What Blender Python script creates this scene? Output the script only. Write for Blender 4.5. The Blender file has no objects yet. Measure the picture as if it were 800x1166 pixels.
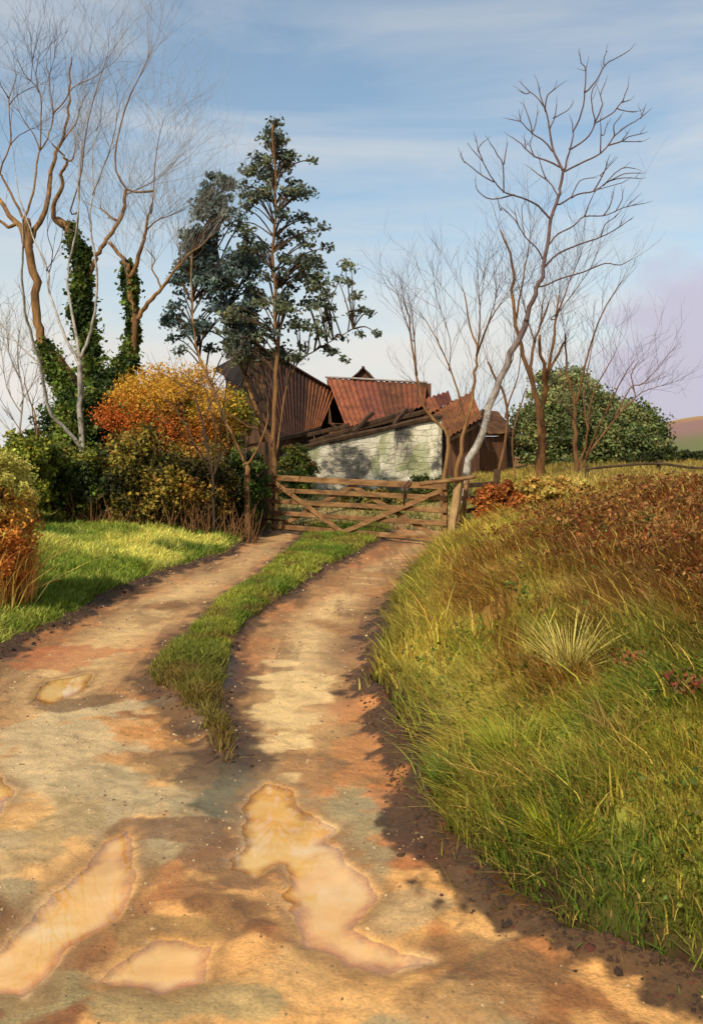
import bpy, math, random
import numpy as np
from mathutils import Vector

random.seed(7)
RNG = np.random.default_rng(7)
C = bpy.context.scene.collection
F = 1000.0      # focal length in photo pixels (photo is 800 x 1166)
EYE = 1.6
HOR = 515.0

def W(px, py, Y):
    return Vector(((px - 400.0) / F * Y, Y, EYE + (HOR - py) / F * Y))

def G(px, py, z=0.0):
    Y = (EYE - z) * F / (py - HOR)
    return ((px - 400.0) / F * Y, Y)

def lin(r, g, b, k=1.0):
    f = lambda c: (c / 12.92 if c <= .04045 else ((c + .055) / 1.055) ** 2.4)
    return (f(r / 255) * k, f(g / 255) * k, f(b / 255) * k)

# ------------------------------------------------------------------ noise
def _hash(ix, iy, seed):
    h = (ix * 374761393 + iy * 668265263 + seed * 974634533) & 0xffffffff
    h = ((h ^ (h >> 13)) * 1274126177) & 0xffffffff
    return ((h ^ (h >> 16)) & 0xffff) / 65535.0

def vnoise(x, y, seed=0):
    x = np.asarray(x, dtype=np.float64); y = np.asarray(y, dtype=np.float64)
    ix = np.floor(x).astype(np.int64); iy = np.floor(y).astype(np.int64)
    fx = x - ix; fy = y - iy
    fx = fx * fx * (3 - 2 * fx); fy = fy * fy * (3 - 2 * fy)
    a = _hash(ix, iy, seed); b = _hash(ix + 1, iy, seed)
    c = _hash(ix, iy + 1, seed); d = _hash(ix + 1, iy + 1, seed)
    return (a * (1 - fx) + b * fx) * (1 - fy) + (c * (1 - fx) + d * fx) * fy

def fbm(x, y, seed=0, octv=4):
    s = 0; a = .5; t = 0
    x = np.asarray(x, dtype=np.float64); y = np.asarray(y, dtype=np.float64)
    for i in range(octv):
        s = s + a * vnoise(x, y, seed + i * 17); t += a
        x = x * 2.03 + 3.1; y = y * 2.03 + 1.7; a *= .5
    return s / t

def sstep(a, b, x):
    t = np.clip((np.asarray(x, dtype=np.float64) - a) / (b - a), 0, 1)
    return t * t * (3 - 2 * t)

def mixc(c0, c1, t):
    t = np.asarray(t)[..., None]
    return np.asarray(c0) * (1 - t) + np.asarray(c1) * t

# ------------------------------------------------------------------ mesh plumbing
def np_mesh(name, verts, faces, k, mat, parent=None, cols=None, smooth=False):
    """faces: (n,k) index array"""
    me = bpy.data.meshes.new(name)
    verts = np.asarray(verts, dtype=np.float32); faces = np.asarray(faces, dtype=np.int32)
    if parent is not None:
        verts = verts - np.array(parent.location, dtype=np.float32)
    n = len(faces)
    me.vertices.add(len(verts)); me.vertices.foreach_set('co', verts.ravel())
    me.loops.add(n * k); me.loops.foreach_set('vertex_index', faces.ravel())
    me.polygons.add(n)
    me.polygons.foreach_set('loop_start', np.arange(0, n * k, k, dtype=np.int32))
    me.polygons.foreach_set('loop_total', np.full(n, k, dtype=np.int32))
    me.polygons.foreach_set('use_smooth', np.full(n, smooth))
    if cols is not None:
        a = me.color_attributes.new('Col', 'FLOAT_COLOR', 'POINT')
        cols = np.asarray(cols); c = np.ones((len(verts), 4), dtype=np.float32); c[:, :cols.shape[1]] = cols
        a.data.foreach_set('color', c.ravel())
    me.update(calc_edges=True); me.validate()
    o = bpy.data.objects.new(name, me); C.objects.link(o)
    me.materials.append(mat)
    if parent is not None: o.parent = parent
    return o

class MB:
    def __init__(s): s.v = []; s.f = []; s.c = []
    def tube(s, pts, rad, sides=6, cap=True):
        n = len(pts)
        if n < 2: return
        up = None; base = len(s.v)
        for i in range(n):
            d = (pts[min(i + 1, n - 1)] - pts[max(i - 1, 0)])
            if d.length < 1e-9: d = Vector((0, 0, 1))
            d.normalize()
            if up is None:
                up = d.orthogonal().normalized()
            up = (up - d * up.dot(d))
            if up.length < 1e-6: up = d.orthogonal()
            up.normalize(); bi = d.cross(up)
            for k in range(sides):
                a = 2 * math.pi * k / sides
                s.v.append(pts[i] + (up * math.cos(a) + bi * math.sin(a)) * rad[i])
        for i in range(n - 1):
            for k in range(sides):
                k2 = (k + 1) % sides
                s.f.append((base + i * sides + k, base + i * sides + k2, base + (i + 1) * sides + k2, base + (i + 1) * sides + k))
        if cap:
            s.f.append(tuple(base + k for k in reversed(range(sides))))
            s.f.append(tuple(base + (n - 1) * sides + k for k in range(sides)))
    def beam(s, a, b, w, h, rough=0.0, side=None, nseg=6):
        """a squared timber from a to b; w across (horizontal), h in the upright direction"""
        d = (b - a).normalized()
        sd = side if side is not None else (Vector((0, 0, 1)).cross(d) if abs(d.z) < .9 else Vector((1, 0, 0)))
        sd = (sd - d * sd.dot(d)).normalized(); u = d.cross(sd).normalized()
        base = len(s.v); ch = min(w, h) * .18
        prof = [(-w/2+ch, -h/2), (w/2-ch, -h/2), (w/2, -h/2+ch), (w/2, h/2-ch), (w/2-ch, h/2), (-w/2+ch, h/2), (-w/2, h/2-ch), (-w/2, -h/2+ch)]
        for i in range(nseg + 1):
            p = a.lerp(b, i / nseg)
            jx = random.uniform(-rough, rough); jy = random.uniform(-rough, rough); sc = 1 + random.uniform(-rough, rough) * 4
            for q in prof: s.v.append(p + sd * (q[0] * sc + jx) + u * (q[1] * sc + jy))
        for i in range(nseg):
            for k in range(8):
                k2 = (k + 1) % 8
                s.f.append((base+i*8+k, base+i*8+k2, base+(i+1)*8+k2, base+(i+1)*8+k))
        s.f.append(tuple(base + k for k in reversed(range(8))))
        s.f.append(tuple(base + nseg * 8 + k for k in range(8)))
    def poly_prism(s, pts, back):
        """closed polygon extruded by vector back"""
        b = len(s.v); n = len(pts)
        s.v += [Vector(p) for p in pts]; s.v += [Vector(p) + back for p in pts]
        s.f.append(tuple(range(b, b + n))); s.f.append(tuple(reversed(range(b + n, b + 2 * n))))
        for i in range(n):
            j = (i + 1) % n
            s.f.append((b + i, b + n + i, b + n + j, b + j))
    def build(s, name, mat, parent=None, smooth=False):
        me = bpy.data.meshes.new(name)
        off = Vector(parent.location) if parent is not None else Vector((0, 0, 0))
        me.from_pydata([tuple(v - off) for v in s.v], [], s.f)
        me.update()
        import bmesh
        bm = bmesh.new(); bm.from_mesh(me); bmesh.ops.recalc_face_normals(bm, faces=bm.faces); bm.to_mesh(me); bm.free()
        if smooth: me.polygons.foreach_set('use_smooth', [True] * len(me.polygons))
        me.materials.append(mat)
        o = bpy.data.objects.new(name, me); C.objects.link(o)
        if parent is not None: o.parent = parent
        return o

def tag(o, label=None, cat=None, group=None, kind=None):
    if label: o['label'] = label
    if cat: o['category'] = cat
    if group: o['group'] = group
    if kind: o['kind'] = kind
    return o

def thing(name, loc, label, cat, group=None):
    o = bpy.data.objects.new(name, None); C.objects.link(o)
    o.location = loc; o.empty_display_size = .2
    return tag(o, label, cat, group)

# ------------------------------------------------------------------ materials
def new_mat(name):
    m = bpy.data.materials.new(name); m.use_nodes = True
    nt = m.node_tree; b = nt.nodes['Principled BSDF']
    return m, nt, b

def ramp(nt, fac, stops):
    r = nt.nodes.new('ShaderNodeValToRGB'); e = r.color_ramp.elements
    while len(e) > 1: e.remove(e[-1])
    for i, (p, c) in enumerate(stops):
        q = e[0] if i == 0 else e.new(p)
        q.position = p; q.color = (*c, 1)
    nt.links.new(fac, r.inputs['Fac']); return r.outputs['Color']

def noise(nt, scale, detail=5, rough=.6, vec=None, dist=0):
    n = nt.nodes.new('ShaderNodeTexNoise'); n.inputs['Scale'].default_value = scale
    n.inputs['Detail'].default_value = detail; n.inputs['Roughness'].default_value = rough
    n.inputs['Distortion'].default_value = dist
    if vec is not None: nt.links.new(vec, n.inputs['Vector'])
    return n.outputs['Fac']

def objvec(nt, scale=(1, 1, 1)):
    t = nt.nodes.new('ShaderNodeTexCoord'); m = nt.nodes.new('ShaderNodeMapping')
    m.inputs['Scale'].default_value = scale
    nt.links.new(t.outputs['Object'], m.inputs['Vector']); return m.outputs['Vector']

def bump(nt, b, h, strength, dist=.02):
    n = nt.nodes.new('ShaderNodeBump'); n.inputs['Strength'].default_value = strength; n.inputs['Distance'].default_value = dist
    nt.links.new(h, n.inputs['Height']); nt.links.new(n.outputs['Normal'], b.inputs['Normal'])

def mul(nt, a, b_, fac=1.0, mode='MULTIPLY'):
    m = nt.nodes.new('ShaderNodeMix'); m.data_type = 'RGBA'; m.blend_type = mode
    m.inputs['Factor'].default_value = fac
    nt.links.new(a, m.inputs['A']); nt.links.new(b_, m.inputs['B']); return m.outputs['Result']

def mat_noise(name, stops, scale=4, stretch=(1, 1, 1), rough=.85, bstr=.4, bdist=.02, detail=6, spec=.25):
    m, nt, b = new_mat(name); v = objvec(nt, stretch); f = noise(nt, scale, detail, .62, v, .3)
    nt.links.new(ramp(nt, f, stops), b.inputs['Base Color'])
    b.inputs['Roughness'].default_value = rough; b.inputs['Specular IOR Level'].default_value = spec
    bump(nt, b, noise(nt, scale * 2.3, 6, .65, v), bstr, bdist)
    return m

def mat_birch():
    m, nt, b = new_mat('bark_pale_to_brown')
    v = objvec(nt); f = noise(nt, 6, 6, .62, objvec(nt, (1, 1, .8)), .3)
    lo = ramp(nt, f, [(.30, lin(84, 74, 66)), (.46, lin(146, 136, 124)), (.7, lin(188, 180, 168))]); hi = ramp(nt, f, [(.3, lin(66, 50, 46)), (.7, lin(108, 84, 76))])
    sx = nt.nodes.new('ShaderNodeSeparateXYZ'); nt.links.new(v, sx.inputs[0])
    mr_ = nt.nodes.new('ShaderNodeMapRange'); mr_.inputs['From Min'].default_value = 2.0; mr_.inputs['From Max'].default_value = 3.8
    ad = nt.nodes.new('ShaderNodeMath'); ad.operation = 'MULTIPLY_ADD'; ad.inputs[1].default_value = 1.6; nt.links.new(noise(nt, 5, 5, .6, v), ad.inputs[0]); nt.links.new(sx.outputs['Z'], ad.inputs[2])
    sb = nt.nodes.new('ShaderNodeMath'); sb.operation = 'SUBTRACT'; sb.inputs[1].default_value = .8; nt.links.new(ad.outputs[0], sb.inputs[0]); nt.links.new(sb.outputs[0], mr_.inputs['Value'])
    mx = nt.nodes.new('ShaderNodeMix'); mx.data_type = 'RGBA'; nt.links.new(mr_.outputs[0], mx.inputs['Factor']); nt.links.new(lo, mx.inputs['A']); nt.links.new(hi, mx.inputs['B'])
    nt.links.new(mx.outputs['Result'], b.inputs['Base Color']); b.inputs['Roughness'].default_value = .85
    bump(nt, b, noise(nt, 14, 6, .65, v), .6, .02); return m
def mat_leaf(name, trans=.3, rough=.55):
    """colour comes from each leaf's own tint (Col)"""
    m, nt, b = new_mat(name)
    a = nt.nodes.new('ShaderNodeAttribute'); a.attribute_name = 'Col'
    nt.links.new(a.outputs['Color'], b.inputs['Base Color'])
    b.inputs['Roughness'].default_value = rough; b.inputs['Specular IOR Level'].default_value = .2
    t = nt.nodes.new('ShaderNodeBsdfTranslucent'); nt.links.new(a.outputs['Color'], t.inputs['Color'])
    mx = nt.nodes.new('ShaderNodeMixShader'); mx.inputs[0].default_value = trans
    nt.links.new(b.outputs[0], mx.inputs[1]); nt.links.new(t.outputs[0], mx.inputs[2])
    nt.links.new(mx.outputs[0], nt.nodes['Material Output'].inputs['Surface'])
    return m

BARK_BIRCH = mat_birch(); LEAF = mat_leaf('leaf'); GRASS = mat_leaf('grass_blade', .35, .6); LEAFDRY = mat_leaf('dry_leaf', .25, .7)
BARK_OCHRE = mat_noise('bark_ochre', [(.25, lin(58, 40, 24)), (.5, lin(118, 84, 48)), (.75, lin(160, 122, 74))], 7, (1, 1, .25), bstr=.8)
BARK_BROWN = mat_noise('bark_brown', [(.25, lin(55, 38, 24)), (.5, lin(105, 72, 42)), (.75, lin(140, 100, 60))], 7, (1, 1, .25), bstr=.8)
BARK_DARK = mat_noise('bark_dark', [(.25, lin(32, 26, 20)), (.5, lin(62, 47, 32)), (.75, lin(92, 70, 45))], 7, (1, 1, .25), bstr=.8)
BARK_PALE = mat_noise('bark_pale', [(.30, lin(84, 74, 66)), (.46, lin(140, 130, 118)), (.7, lin(180, 172, 160))], 6, (1, 1, .8), bstr=.5)
TWIG = mat_noise('twig', [(.3, lin(66, 50, 46)), (.7, lin(108, 84, 76))], 5)
TWIG_GREY = mat_noise('twig_grey', [(.3, lin(128, 118, 110)), (.7, lin(168, 158, 148))], 5)
WOOD = mat_noise('weathered_wood', [(.25, lin(62, 42, 24)), (.5, lin(118, 84, 50)), (.78, lin(160, 122, 78))], 9, (.35, .35, 1.2), bstr=.6, bdist=.01)
WOOD_DARK = mat_noise('dark_wood', [(.25, lin(34, 25, 18)), (.6, lin(78, 56, 36)), (.8, lin(104, 76, 48))], 8, (1, 1, .3), bstr=.6)
WOOD_PALE = mat_noise('grey_oak', [(.25, lin(84, 62, 38)), (.5, lin(142, 112, 72)), (.78, lin(186, 154, 106))], 9, (1.2, 1.2, .3), bstr=.6, bdist=.01)
IRON = mat_noise('rusty_iron', [(.3, lin(50, 34, 26)), (.7, lin(100, 60, 40))], 20, rough=.6)

# boards: dark brown with streaks
def mat_boards():
    m, nt, b = new_mat('tarred_boards'); v = objvec(nt, (6, 6, .5))
    f = noise(nt, 1.4, 6, .6, v, .2)
    c = ramp(nt, f, [(.25, lin(40, 24, 14)), (.5, lin(78, 48, 28)), (.75, lin(126, 84, 50))])
    nt.links.new(c, b.inputs['Base Color']); b.inputs['Roughness'].default_value = .9
    w = nt.nodes.new('ShaderNodeTexWave'); w.inputs['Scale'].default_value = 1.1; w.bands_direction = 'X'
    w.wave_profile = 'SAW'
    nt.links.new(objvec(nt, (1, 1, 1)), w.inputs['Vector'])
    bump(nt, b, w.outputs['Fac'], .5, .03); return m
BOARDS = mat_boards()

def mat_rust():
    m, nt, b = new_mat('rusted_corrugated_iron')
    a = nt.nodes.new('ShaderNodeAttribute'); a.attribute_name = 'Col'
    f = noise(nt, 2.2, 8, .68, objvec(nt, (1, 1, .6)), .6)
    c = ramp(nt, f, [(.28, (.42, .36, .34)), (.5, (.9, .9, .9)), (.66, (1.3, 1.2, 1.05)), (.8, (1.55, 1.6, 1.6))])
    nt.links.new(mul(nt, a.outputs['Color'], c), b.inputs['Base Color'])
    b.inputs['Roughness'].default_value = .8; b.inputs['Specular IOR Level'].default_value = .25
    bump(nt, b, noise(nt, 14, 6, .7), .3, .02); return m
RUST = mat_rust()

THATCH = mat_noise('mossy_dark_tiles', [(.28, lin(26, 18, 12)), (.44, lin(60, 38, 24)), (.58, lin(92, 62, 38)), (.72, lin(138, 104, 58)), (.8, lin(100, 100, 56))], 1.9, (1, 1, 1), bstr=.9, bdist=.06, rough=.95)

def mat_lime():
    m, nt, b = new_mat('stained_limewash'); v = objvec(nt)
    c1 = ramp(nt, noise(nt, .95, 10, .70, v, .6), [(.38, lin(66, 63, 57)), (.46, lin(108, 102, 92)), (.50, lin(172, 162, 138)), (.57, lin(212, 203, 176)), (.66, lin(226, 219, 198)), (.78, lin(172, 160, 124))])
    moss = nt.nodes.new('ShaderNodeMix'); moss.data_type = 'RGBA'
    nt.links.new(ramp(nt, noise(nt, .75, 6, .6, objvec(nt, (1.2, 1, .8)), .5), [(.55, (0, 0, 0)), (.64, (.7, .7, .7))]), moss.inputs['Factor'])
    nt.links.new(c1, moss.inputs['A']); moss.inputs['B'].default_value = (*lin(132, 136, 80), 1)
    nt.links.new(moss.outputs['Result'], b.inputs['Base Color']); b.inputs['Roughness'].default_value = .95
    sp = nt.nodes.new('ShaderNodeSeparateXYZ'); nt.links.new(v, sp.inputs[0]); cb = nt.nodes.new('ShaderNodeCombineXYZ')
    wv = nt.nodes.new('ShaderNodeMath'); wv.operation = 'MULTIPLY_ADD'; wv.inputs[1].default_value = .38
    nt.links.new(noise(nt, 2.2, 3, .5, v), wv.inputs[0]); nt.links.new(sp.outputs['Z'], wv.inputs[2])
    wx = nt.nodes.new('ShaderNodeMath'); wx.operation = 'MULTIPLY_ADD'; wx.inputs[1].default_value = .5
    nt.links.new(noise(nt, 1.7, 3, .5, objvec(nt, (1, 1, 1.3))), wx.inputs[0]); nt.links.new(sp.outputs['X'], wx.inputs[2]); nt.links.new(wx.outputs[0], cb.inputs[0]); nt.links.new(wv.outputs[0], cb.inputs[1])
    br = nt.nodes.new('ShaderNodeTexBrick'); br.inputs['Scale'].default_value = 1.0; br.inputs['Brick Width'].default_value = .46; br.inputs['Row Height'].default_value = .21
    br.inputs['Mortar Size'].default_value = .022; br.inputs['Mortar Smooth'].default_value = .6; br.offset_frequency = 2; br.squash = .8
    br.inputs['Color1'].default_value = (1, 1, 1, 1); br.inputs['Color2'].default_value = (.72, .70, .66, 1); br.inputs['Mortar'].default_value = (.42, .40, .36, 1)
    nt.links.new(cb.outputs[0], br.inputs['Vector'])
    nt.links.new(mul(nt, moss.outputs['Result'], br.outputs['Color'], .30), b.inputs['Base Color'])
    hh = nt.nodes.new('ShaderNodeMath'); hh.operation = 'MULTIPLY_ADD'; hh.inputs[1].default_value = -.35
    nt.links.new(br.outputs['Fac'], hh.inputs[0]); nt.links.new(noise(nt, 6, 8, .7, v), hh.inputs[2])
    bump(nt, b, hh.outputs[0], .8, .05); return m
LIME = mat_lime()

def mat_vcol(name, rough, nscale, lo, hi, bstr, bdist, rough_var=None):
    m, nt, b = new_mat(name)
    a = nt.nodes.new('ShaderNodeAttribute'); a.attribute_name = 'Col'
    v = objvec(nt)
    f = noise(nt, nscale, 8, .68, v, .2)
    c = ramp(nt, f, [(.25, lo), (.75, hi)])
    nt.links.new(mul(nt, a.outputs['Color'], c), b.inputs['Base Color'])
    b.inputs['Roughness'].default_value = rough; b.inputs['Specular IOR Level'].default_value = .3
    if rough_var:
        nt.links.new(ramp(nt, a.outputs['Alpha'], [(0, (rough_var,) * 3), (1, (rough,) * 3)]), b.inputs['Roughness'])
    bump(nt, b, noise(nt, nscale * 1.7, 9, .72, v), bstr, bdist)
    return m
EARTH = mat_vcol('earth_and_turf', .95, 6, (.55, .55, .55), (1.35, 1.3, 1.2), .8, .04)
def mat_mud():
    m, nt, b = new_mat('muddy_track')
    a = nt.nodes.new('ShaderNodeAttribute'); a.attribute_name = 'Col'
    v = objvec(nt)
    c = ramp(nt, noise(nt, 5.5, 10, .72, v, .3), [(.28, (.62, .58, .54)), (.5, (.95, .95, .95)), (.72, (1.22, 1.2, 1.16))])
    g = ramp(nt, noise(nt, 85, 3, .6, v), [(.34, (.55, .53, .5)), (.5, (1, 1, 1)), (.68, (1.25, 1.22, 1.2))])
    c = mul(nt, c, g, .5)
    nt.links.new(mul(nt, a.outputs['Color'], c), b.inputs['Base Color'])
    r = ramp(nt, noise(nt, 1.7, 5, .6, v, .4), [(.42, (.95,) * 3), (.6, (.5,) * 3)])
    al = nt.nodes.new('ShaderNodeMapRange'); al.inputs['To Min'].default_value = .22; al.inputs['To Max'].default_value = .93
    nt.links.new(a.outputs['Alpha'], al.inputs['Value']); nt.links.new(al.outputs[0], b.inputs['Roughness']); b.inputs['Specular IOR Level'].default_value = .5
    h = nt.nodes.new('ShaderNodeMath'); h.operation = 'MULTIPLY_ADD'; h.inputs[1].default_value = .35
    nt.links.new(noise(nt, 60, 6, .7, v), h.inputs[0]); nt.links.new(noise(nt, 11, 8, .7, v), h.inputs[2])
    dp_ = nt.nodes.new('ShaderNodeMapRange'); dp_.inputs['To Min'].default_value = .22; dp_.inputs['To Max'].default_value = .8
    nt.links.new(a.outputs['Alpha'], dp_.inputs['Value'])
    bump(nt, b, h.outputs[0], .8, .03)
    bn = [n for n in nt.nodes if n.type == 'BUMP'][0]; nt.links.new(dp_.outputs[0], bn.inputs['Strength']); return m
MUD = mat_mud()

def mat_water():
    m, nt, b = new_mat('shallow_water'); nt.nodes.remove(b)
    tr = nt.nodes.new('ShaderNodeBsdfTransparent'); tr.inputs['Color'].default_value = (.93, .87, .78, 1)
    gl = nt.nodes.new('ShaderNodeBsdfGlossy'); gl.inputs['Roughness'].default_value = .02
    lw = nt.nodes.new('ShaderNodeLayerWeight'); lw.inputs['Blend'].default_value = .5
    p5 = nt.nodes.new('ShaderNodeMath'); p5.operation = 'POWER'; p5.inputs[1].default_value = 5; nt.links.new(lw.outputs['Facing'], p5.inputs[0])
    fr = nt.nodes.new('ShaderNodeMath'); fr.operation = 'MULTIPLY_ADD'; fr.inputs[1].default_value = .82; fr.inputs[2].default_value = .17
    nt.links.new(p5.outputs[0], fr.inputs[0])
    bp = nt.nodes.new('ShaderNodeBump'); bp.inputs['Strength'].default_value = .05; bp.inputs['Distance'].default_value = .01
    nt.links.new(noise(nt, 7, 2, .5, objvec(nt, (1, .5, 1))), bp.inputs['Height'])
    nt.links.new(bp.outputs[0], gl.inputs['Normal']); nt.links.new(bp.outputs[0], lw.inputs['Normal'])
    mx = nt.nodes.new('ShaderNodeMixShader')
    df = nt.nodes.new('ShaderNodeBsdfDiffuse')
    nt.links.new(ramp(nt, noise(nt, 2.4, 6, .6, objvec(nt, (1, 1.6, 1)), .6), [(.3, lin(214, 158, 78)), (.5, lin(245, 198, 114)), (.7, lin(252, 222, 160))]), df.inputs['Color'])
    m2 = nt.nodes.new('ShaderNodeMixShader'); at_ = nt.nodes.new('ShaderNodeAttribute'); at_.attribute_name = 'Col'
    op = nt.nodes.new('ShaderNodeMath'); op.operation = 'MULTIPLY'; op.inputs[1].default_value = .55
    nt.links.new(at_.outputs['Fac'], op.inputs[0]); nt.links.new(op.outputs[0], m2.inputs[0])
    nt.links.new(tr.outputs[0], m2.inputs[1]); nt.links.new(df.outputs[0], m2.inputs[2])
    nt.links.new(fr.outputs[0], mx.inputs[0]); nt.links.new(m2.outputs[0], mx.inputs[1]); nt.links.new(gl.outputs[0], mx.inputs[2])
    nt.links.new(mx.outputs[0], nt.nodes['Material Output'].inputs['Surface']); return m
WATER = mat_water()

# ------------------------------------------------------------------ terrain
YR = [-40, 0, 2.2, 2.6, 2.69, 2.83, 3.1, 3.44, 3.76, 4.27, 4.9, 5.8, 7.1, 8.65, 11.85, 14.95, 18, 22, 30]
XR = [1.5, 1.5, 1.35, 1.04, .84, .66, .52, .43, .40, .38, .27, .19, .22, .37, .92, 1.86, 2.2, 2.4, 3.2]
YL = [-40, 0, 7.1, 8.0, 9.7, 11.4, 13.3, 17.4, 20, 30]
XL = [-2.9, -2.9, -2.85, -2.72, -2.68, -2.48, -2.05, -1.72, -1.6, -2.2]
def wob(y, s, k=1.0):
    return (fbm(np.asarray(y) * 1.3, np.zeros_like(np.asarray(y, dtype=float)) + s, 91, 4) - .5) * .34 * k
def xr(y): return np.interp(y, YR, XR) + wob(y, 5.5, .75)
def xl(y): return np.interp(y, YL, XL) + wob(y, 11.5, 1.1)
YM = [4.35, 4.78, 5.26, 5.73, 6.2, 6.96, 8.08, 8.94, 9.52, 11.4, 13.4, 16.7]
ML = [-.62, -.73, -.97, -1.20, -1.38, -1.41, -1.35, -1.30, -1.28, -1.10, -.99, -.85]
MR = [-.61, -.67, -.81, -.88, -.94, -1.02, -.99, -.86, -.74, -.46, .0, .75]
def ml(y): return np.interp(y, YM, ML) + wob(y, 21.5, .35)
def mr(y): return np.interp(y, YM, MR) + wob(y, 31.5, .35)
def midmask(x, y, soft=.08):
    a = np.minimum(x - ml(y), mr(y) - x)
    return sstep(-soft, soft, a) * sstep(4.2, 4.6, y) * (1 - sstep(17.5, 18.5, y))

def hbase(x, y):
    """lie of the land outside the track"""
    x = np.asarray(x, dtype=float); y = np.asarray(y, dtype=float)
    dr = x - xr(y); dl = xl(y) - x
    drp = np.maximum(dr, 0); dlp = np.maximum(dl, 0)
    amp = 1.14 - .04 * sstep(16, 24, y)
    bank = amp * (1 - np.exp(-drp / 1.75)) + .07 * sstep(0, .12, dr) + .05 * np.sin(drp * 2.2) * np.exp(-drp / 3)
    tus = (fbm(x * 1.6, y * 1.6, 3) - .5) * .26 + (fbm(x * 5, y * 5, 8) - .5) * .09
    verge = .42 * (1 - np.exp(-dlp / 1.6)) + .05 * sstep(0, .12, dl)
    tus2 = (fbm(x * 1.3 + 9, y * 1.3, 4) - .5) * .16
    yard = .42 * sstep(16.5, 25, y)
    far = (fbm(x * .02, y * .02, 12, 3) - .45) * 4 * sstep(60, 200, np.hypot(x, y))
    return np.maximum(bank * (dr > 0), 0) + tus * sstep(.1, .9, dr) + (verge + tus2 * sstep(.1, .8, dl)) * (dl > 0) + yard * (1 - .75 * sstep(0, 2, dr)) + far

PUD = [  # outlines of the puddles, read on the ground plane
    [(300, 890), (330, 902), (348, 930), (378, 944), (366, 960), (394, 980), (418, 998), (424, 1028), (400, 1056), (440, 1074), (486, 1094), (444, 1108), (396, 1094), (352, 1066), (334, 1030), (322, 985), (290, 1000), (256, 990), (282, 952), (278, 918)],
    [(100, 985), (145, 945), (152, 1000), (130, 1046), (72, 1086), (28, 1140), (-40, 1120), (20, 1060)],
    [(118, 1116), (150, 1094), (180, 1074), (236, 1078), (234, 1118), (190, 1132)],
    [(46, 792), (60, 776), (98, 768), (92, 782), (58, 800)],
    [(-60, 905), (-10, 880), (12, 900), (-6, 930), (-50, 940)],
]
PUDW = [np.array([G(a, b) for a, b in p]) for p in PUD]
def sdpoly(x, y, P):
    d = np.full(x.shape, 1e9); inside = np.zeros(x.shape, bool)
    n = len(P)
    for i in range(n):
        ax, ay = P[i]; bx, by = P[(i + 1) % n]
        ex, ey = bx - ax, by - ay
        t = np.clip(((x - ax) * ex + (y - ay) * ey) / (ex * ex + ey * ey), 0, 1)
        d = np.minimum(d, np.hypot(x - ax - t * ex, y - ay - t * ey))
        cond = ((ay > y) != (by > y)) & (x < (bx - ax) * (y - ay) / (by - ay + 1e-12) + ax)
        inside ^= cond
    return np.where(inside, -d, d)
def pud_sd(x, y):
    s = np.full(x.shape, 1e9)
    for P in PUDW: s = np.minimum(s, sdpoly(x, y, P))
    return s + (fbm(x * 7, y * 7, 40) - .5) * .10

def track_h(x, y):
    x = np.asarray(x, dtype=float); y = np.asarray(y, dtype=float)
    h = .03 + (fbm(x * 1.1, y * .8, 22) - .5) * .04 + (fbm(x * 6, y * 5, 23) - .5) * .028 + (fbm(x * 20, y * 18, 24, 2) - .5) * .012
    rutL = np.exp(-((x - (.5 * xl(y) + .5 * ml(y))) / .42) ** 2)
    rutR = np.exp(-((x - (.5 * xr(y) + .5 * mr(y))) / .36) ** 2)
    h = h - .035 * (rutL + rutR) * sstep(3, 6, y)
    h = h + .075 * midmask(x, y, .14)
    e = np.minimum(xr(y) - x, x - xl(y))
    h = h + .05 * (1 - sstep(0, .22, e)) * (.5 + fbm(x * 7, y * 7, 29))
    h = np.maximum(h, .002 + .02 * fbm(x * 9, y * 9, 31))
    h = h * (1 - .8 * (1 - sstep(.0, .25, pud_sd(x, y)))) - .040 * (1 - sstep(-.08, .05, pud_sd(x, y))) 
    return h + .42 * sstep(16.5, 25, y)

def ground_h(x, y):
    x = np.asarray(x, dtype=float); y = np.asarray(y, dtype=float)
    on = (x > xl(y)) & (x < xr(y)) & (y > -30) & (y < 25)
    return np.where(on, track_h(x, y), hbase(x, y))
def gz(x, y): return float(ground_h(np.array([x]), np.array([y]))[0])

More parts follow.
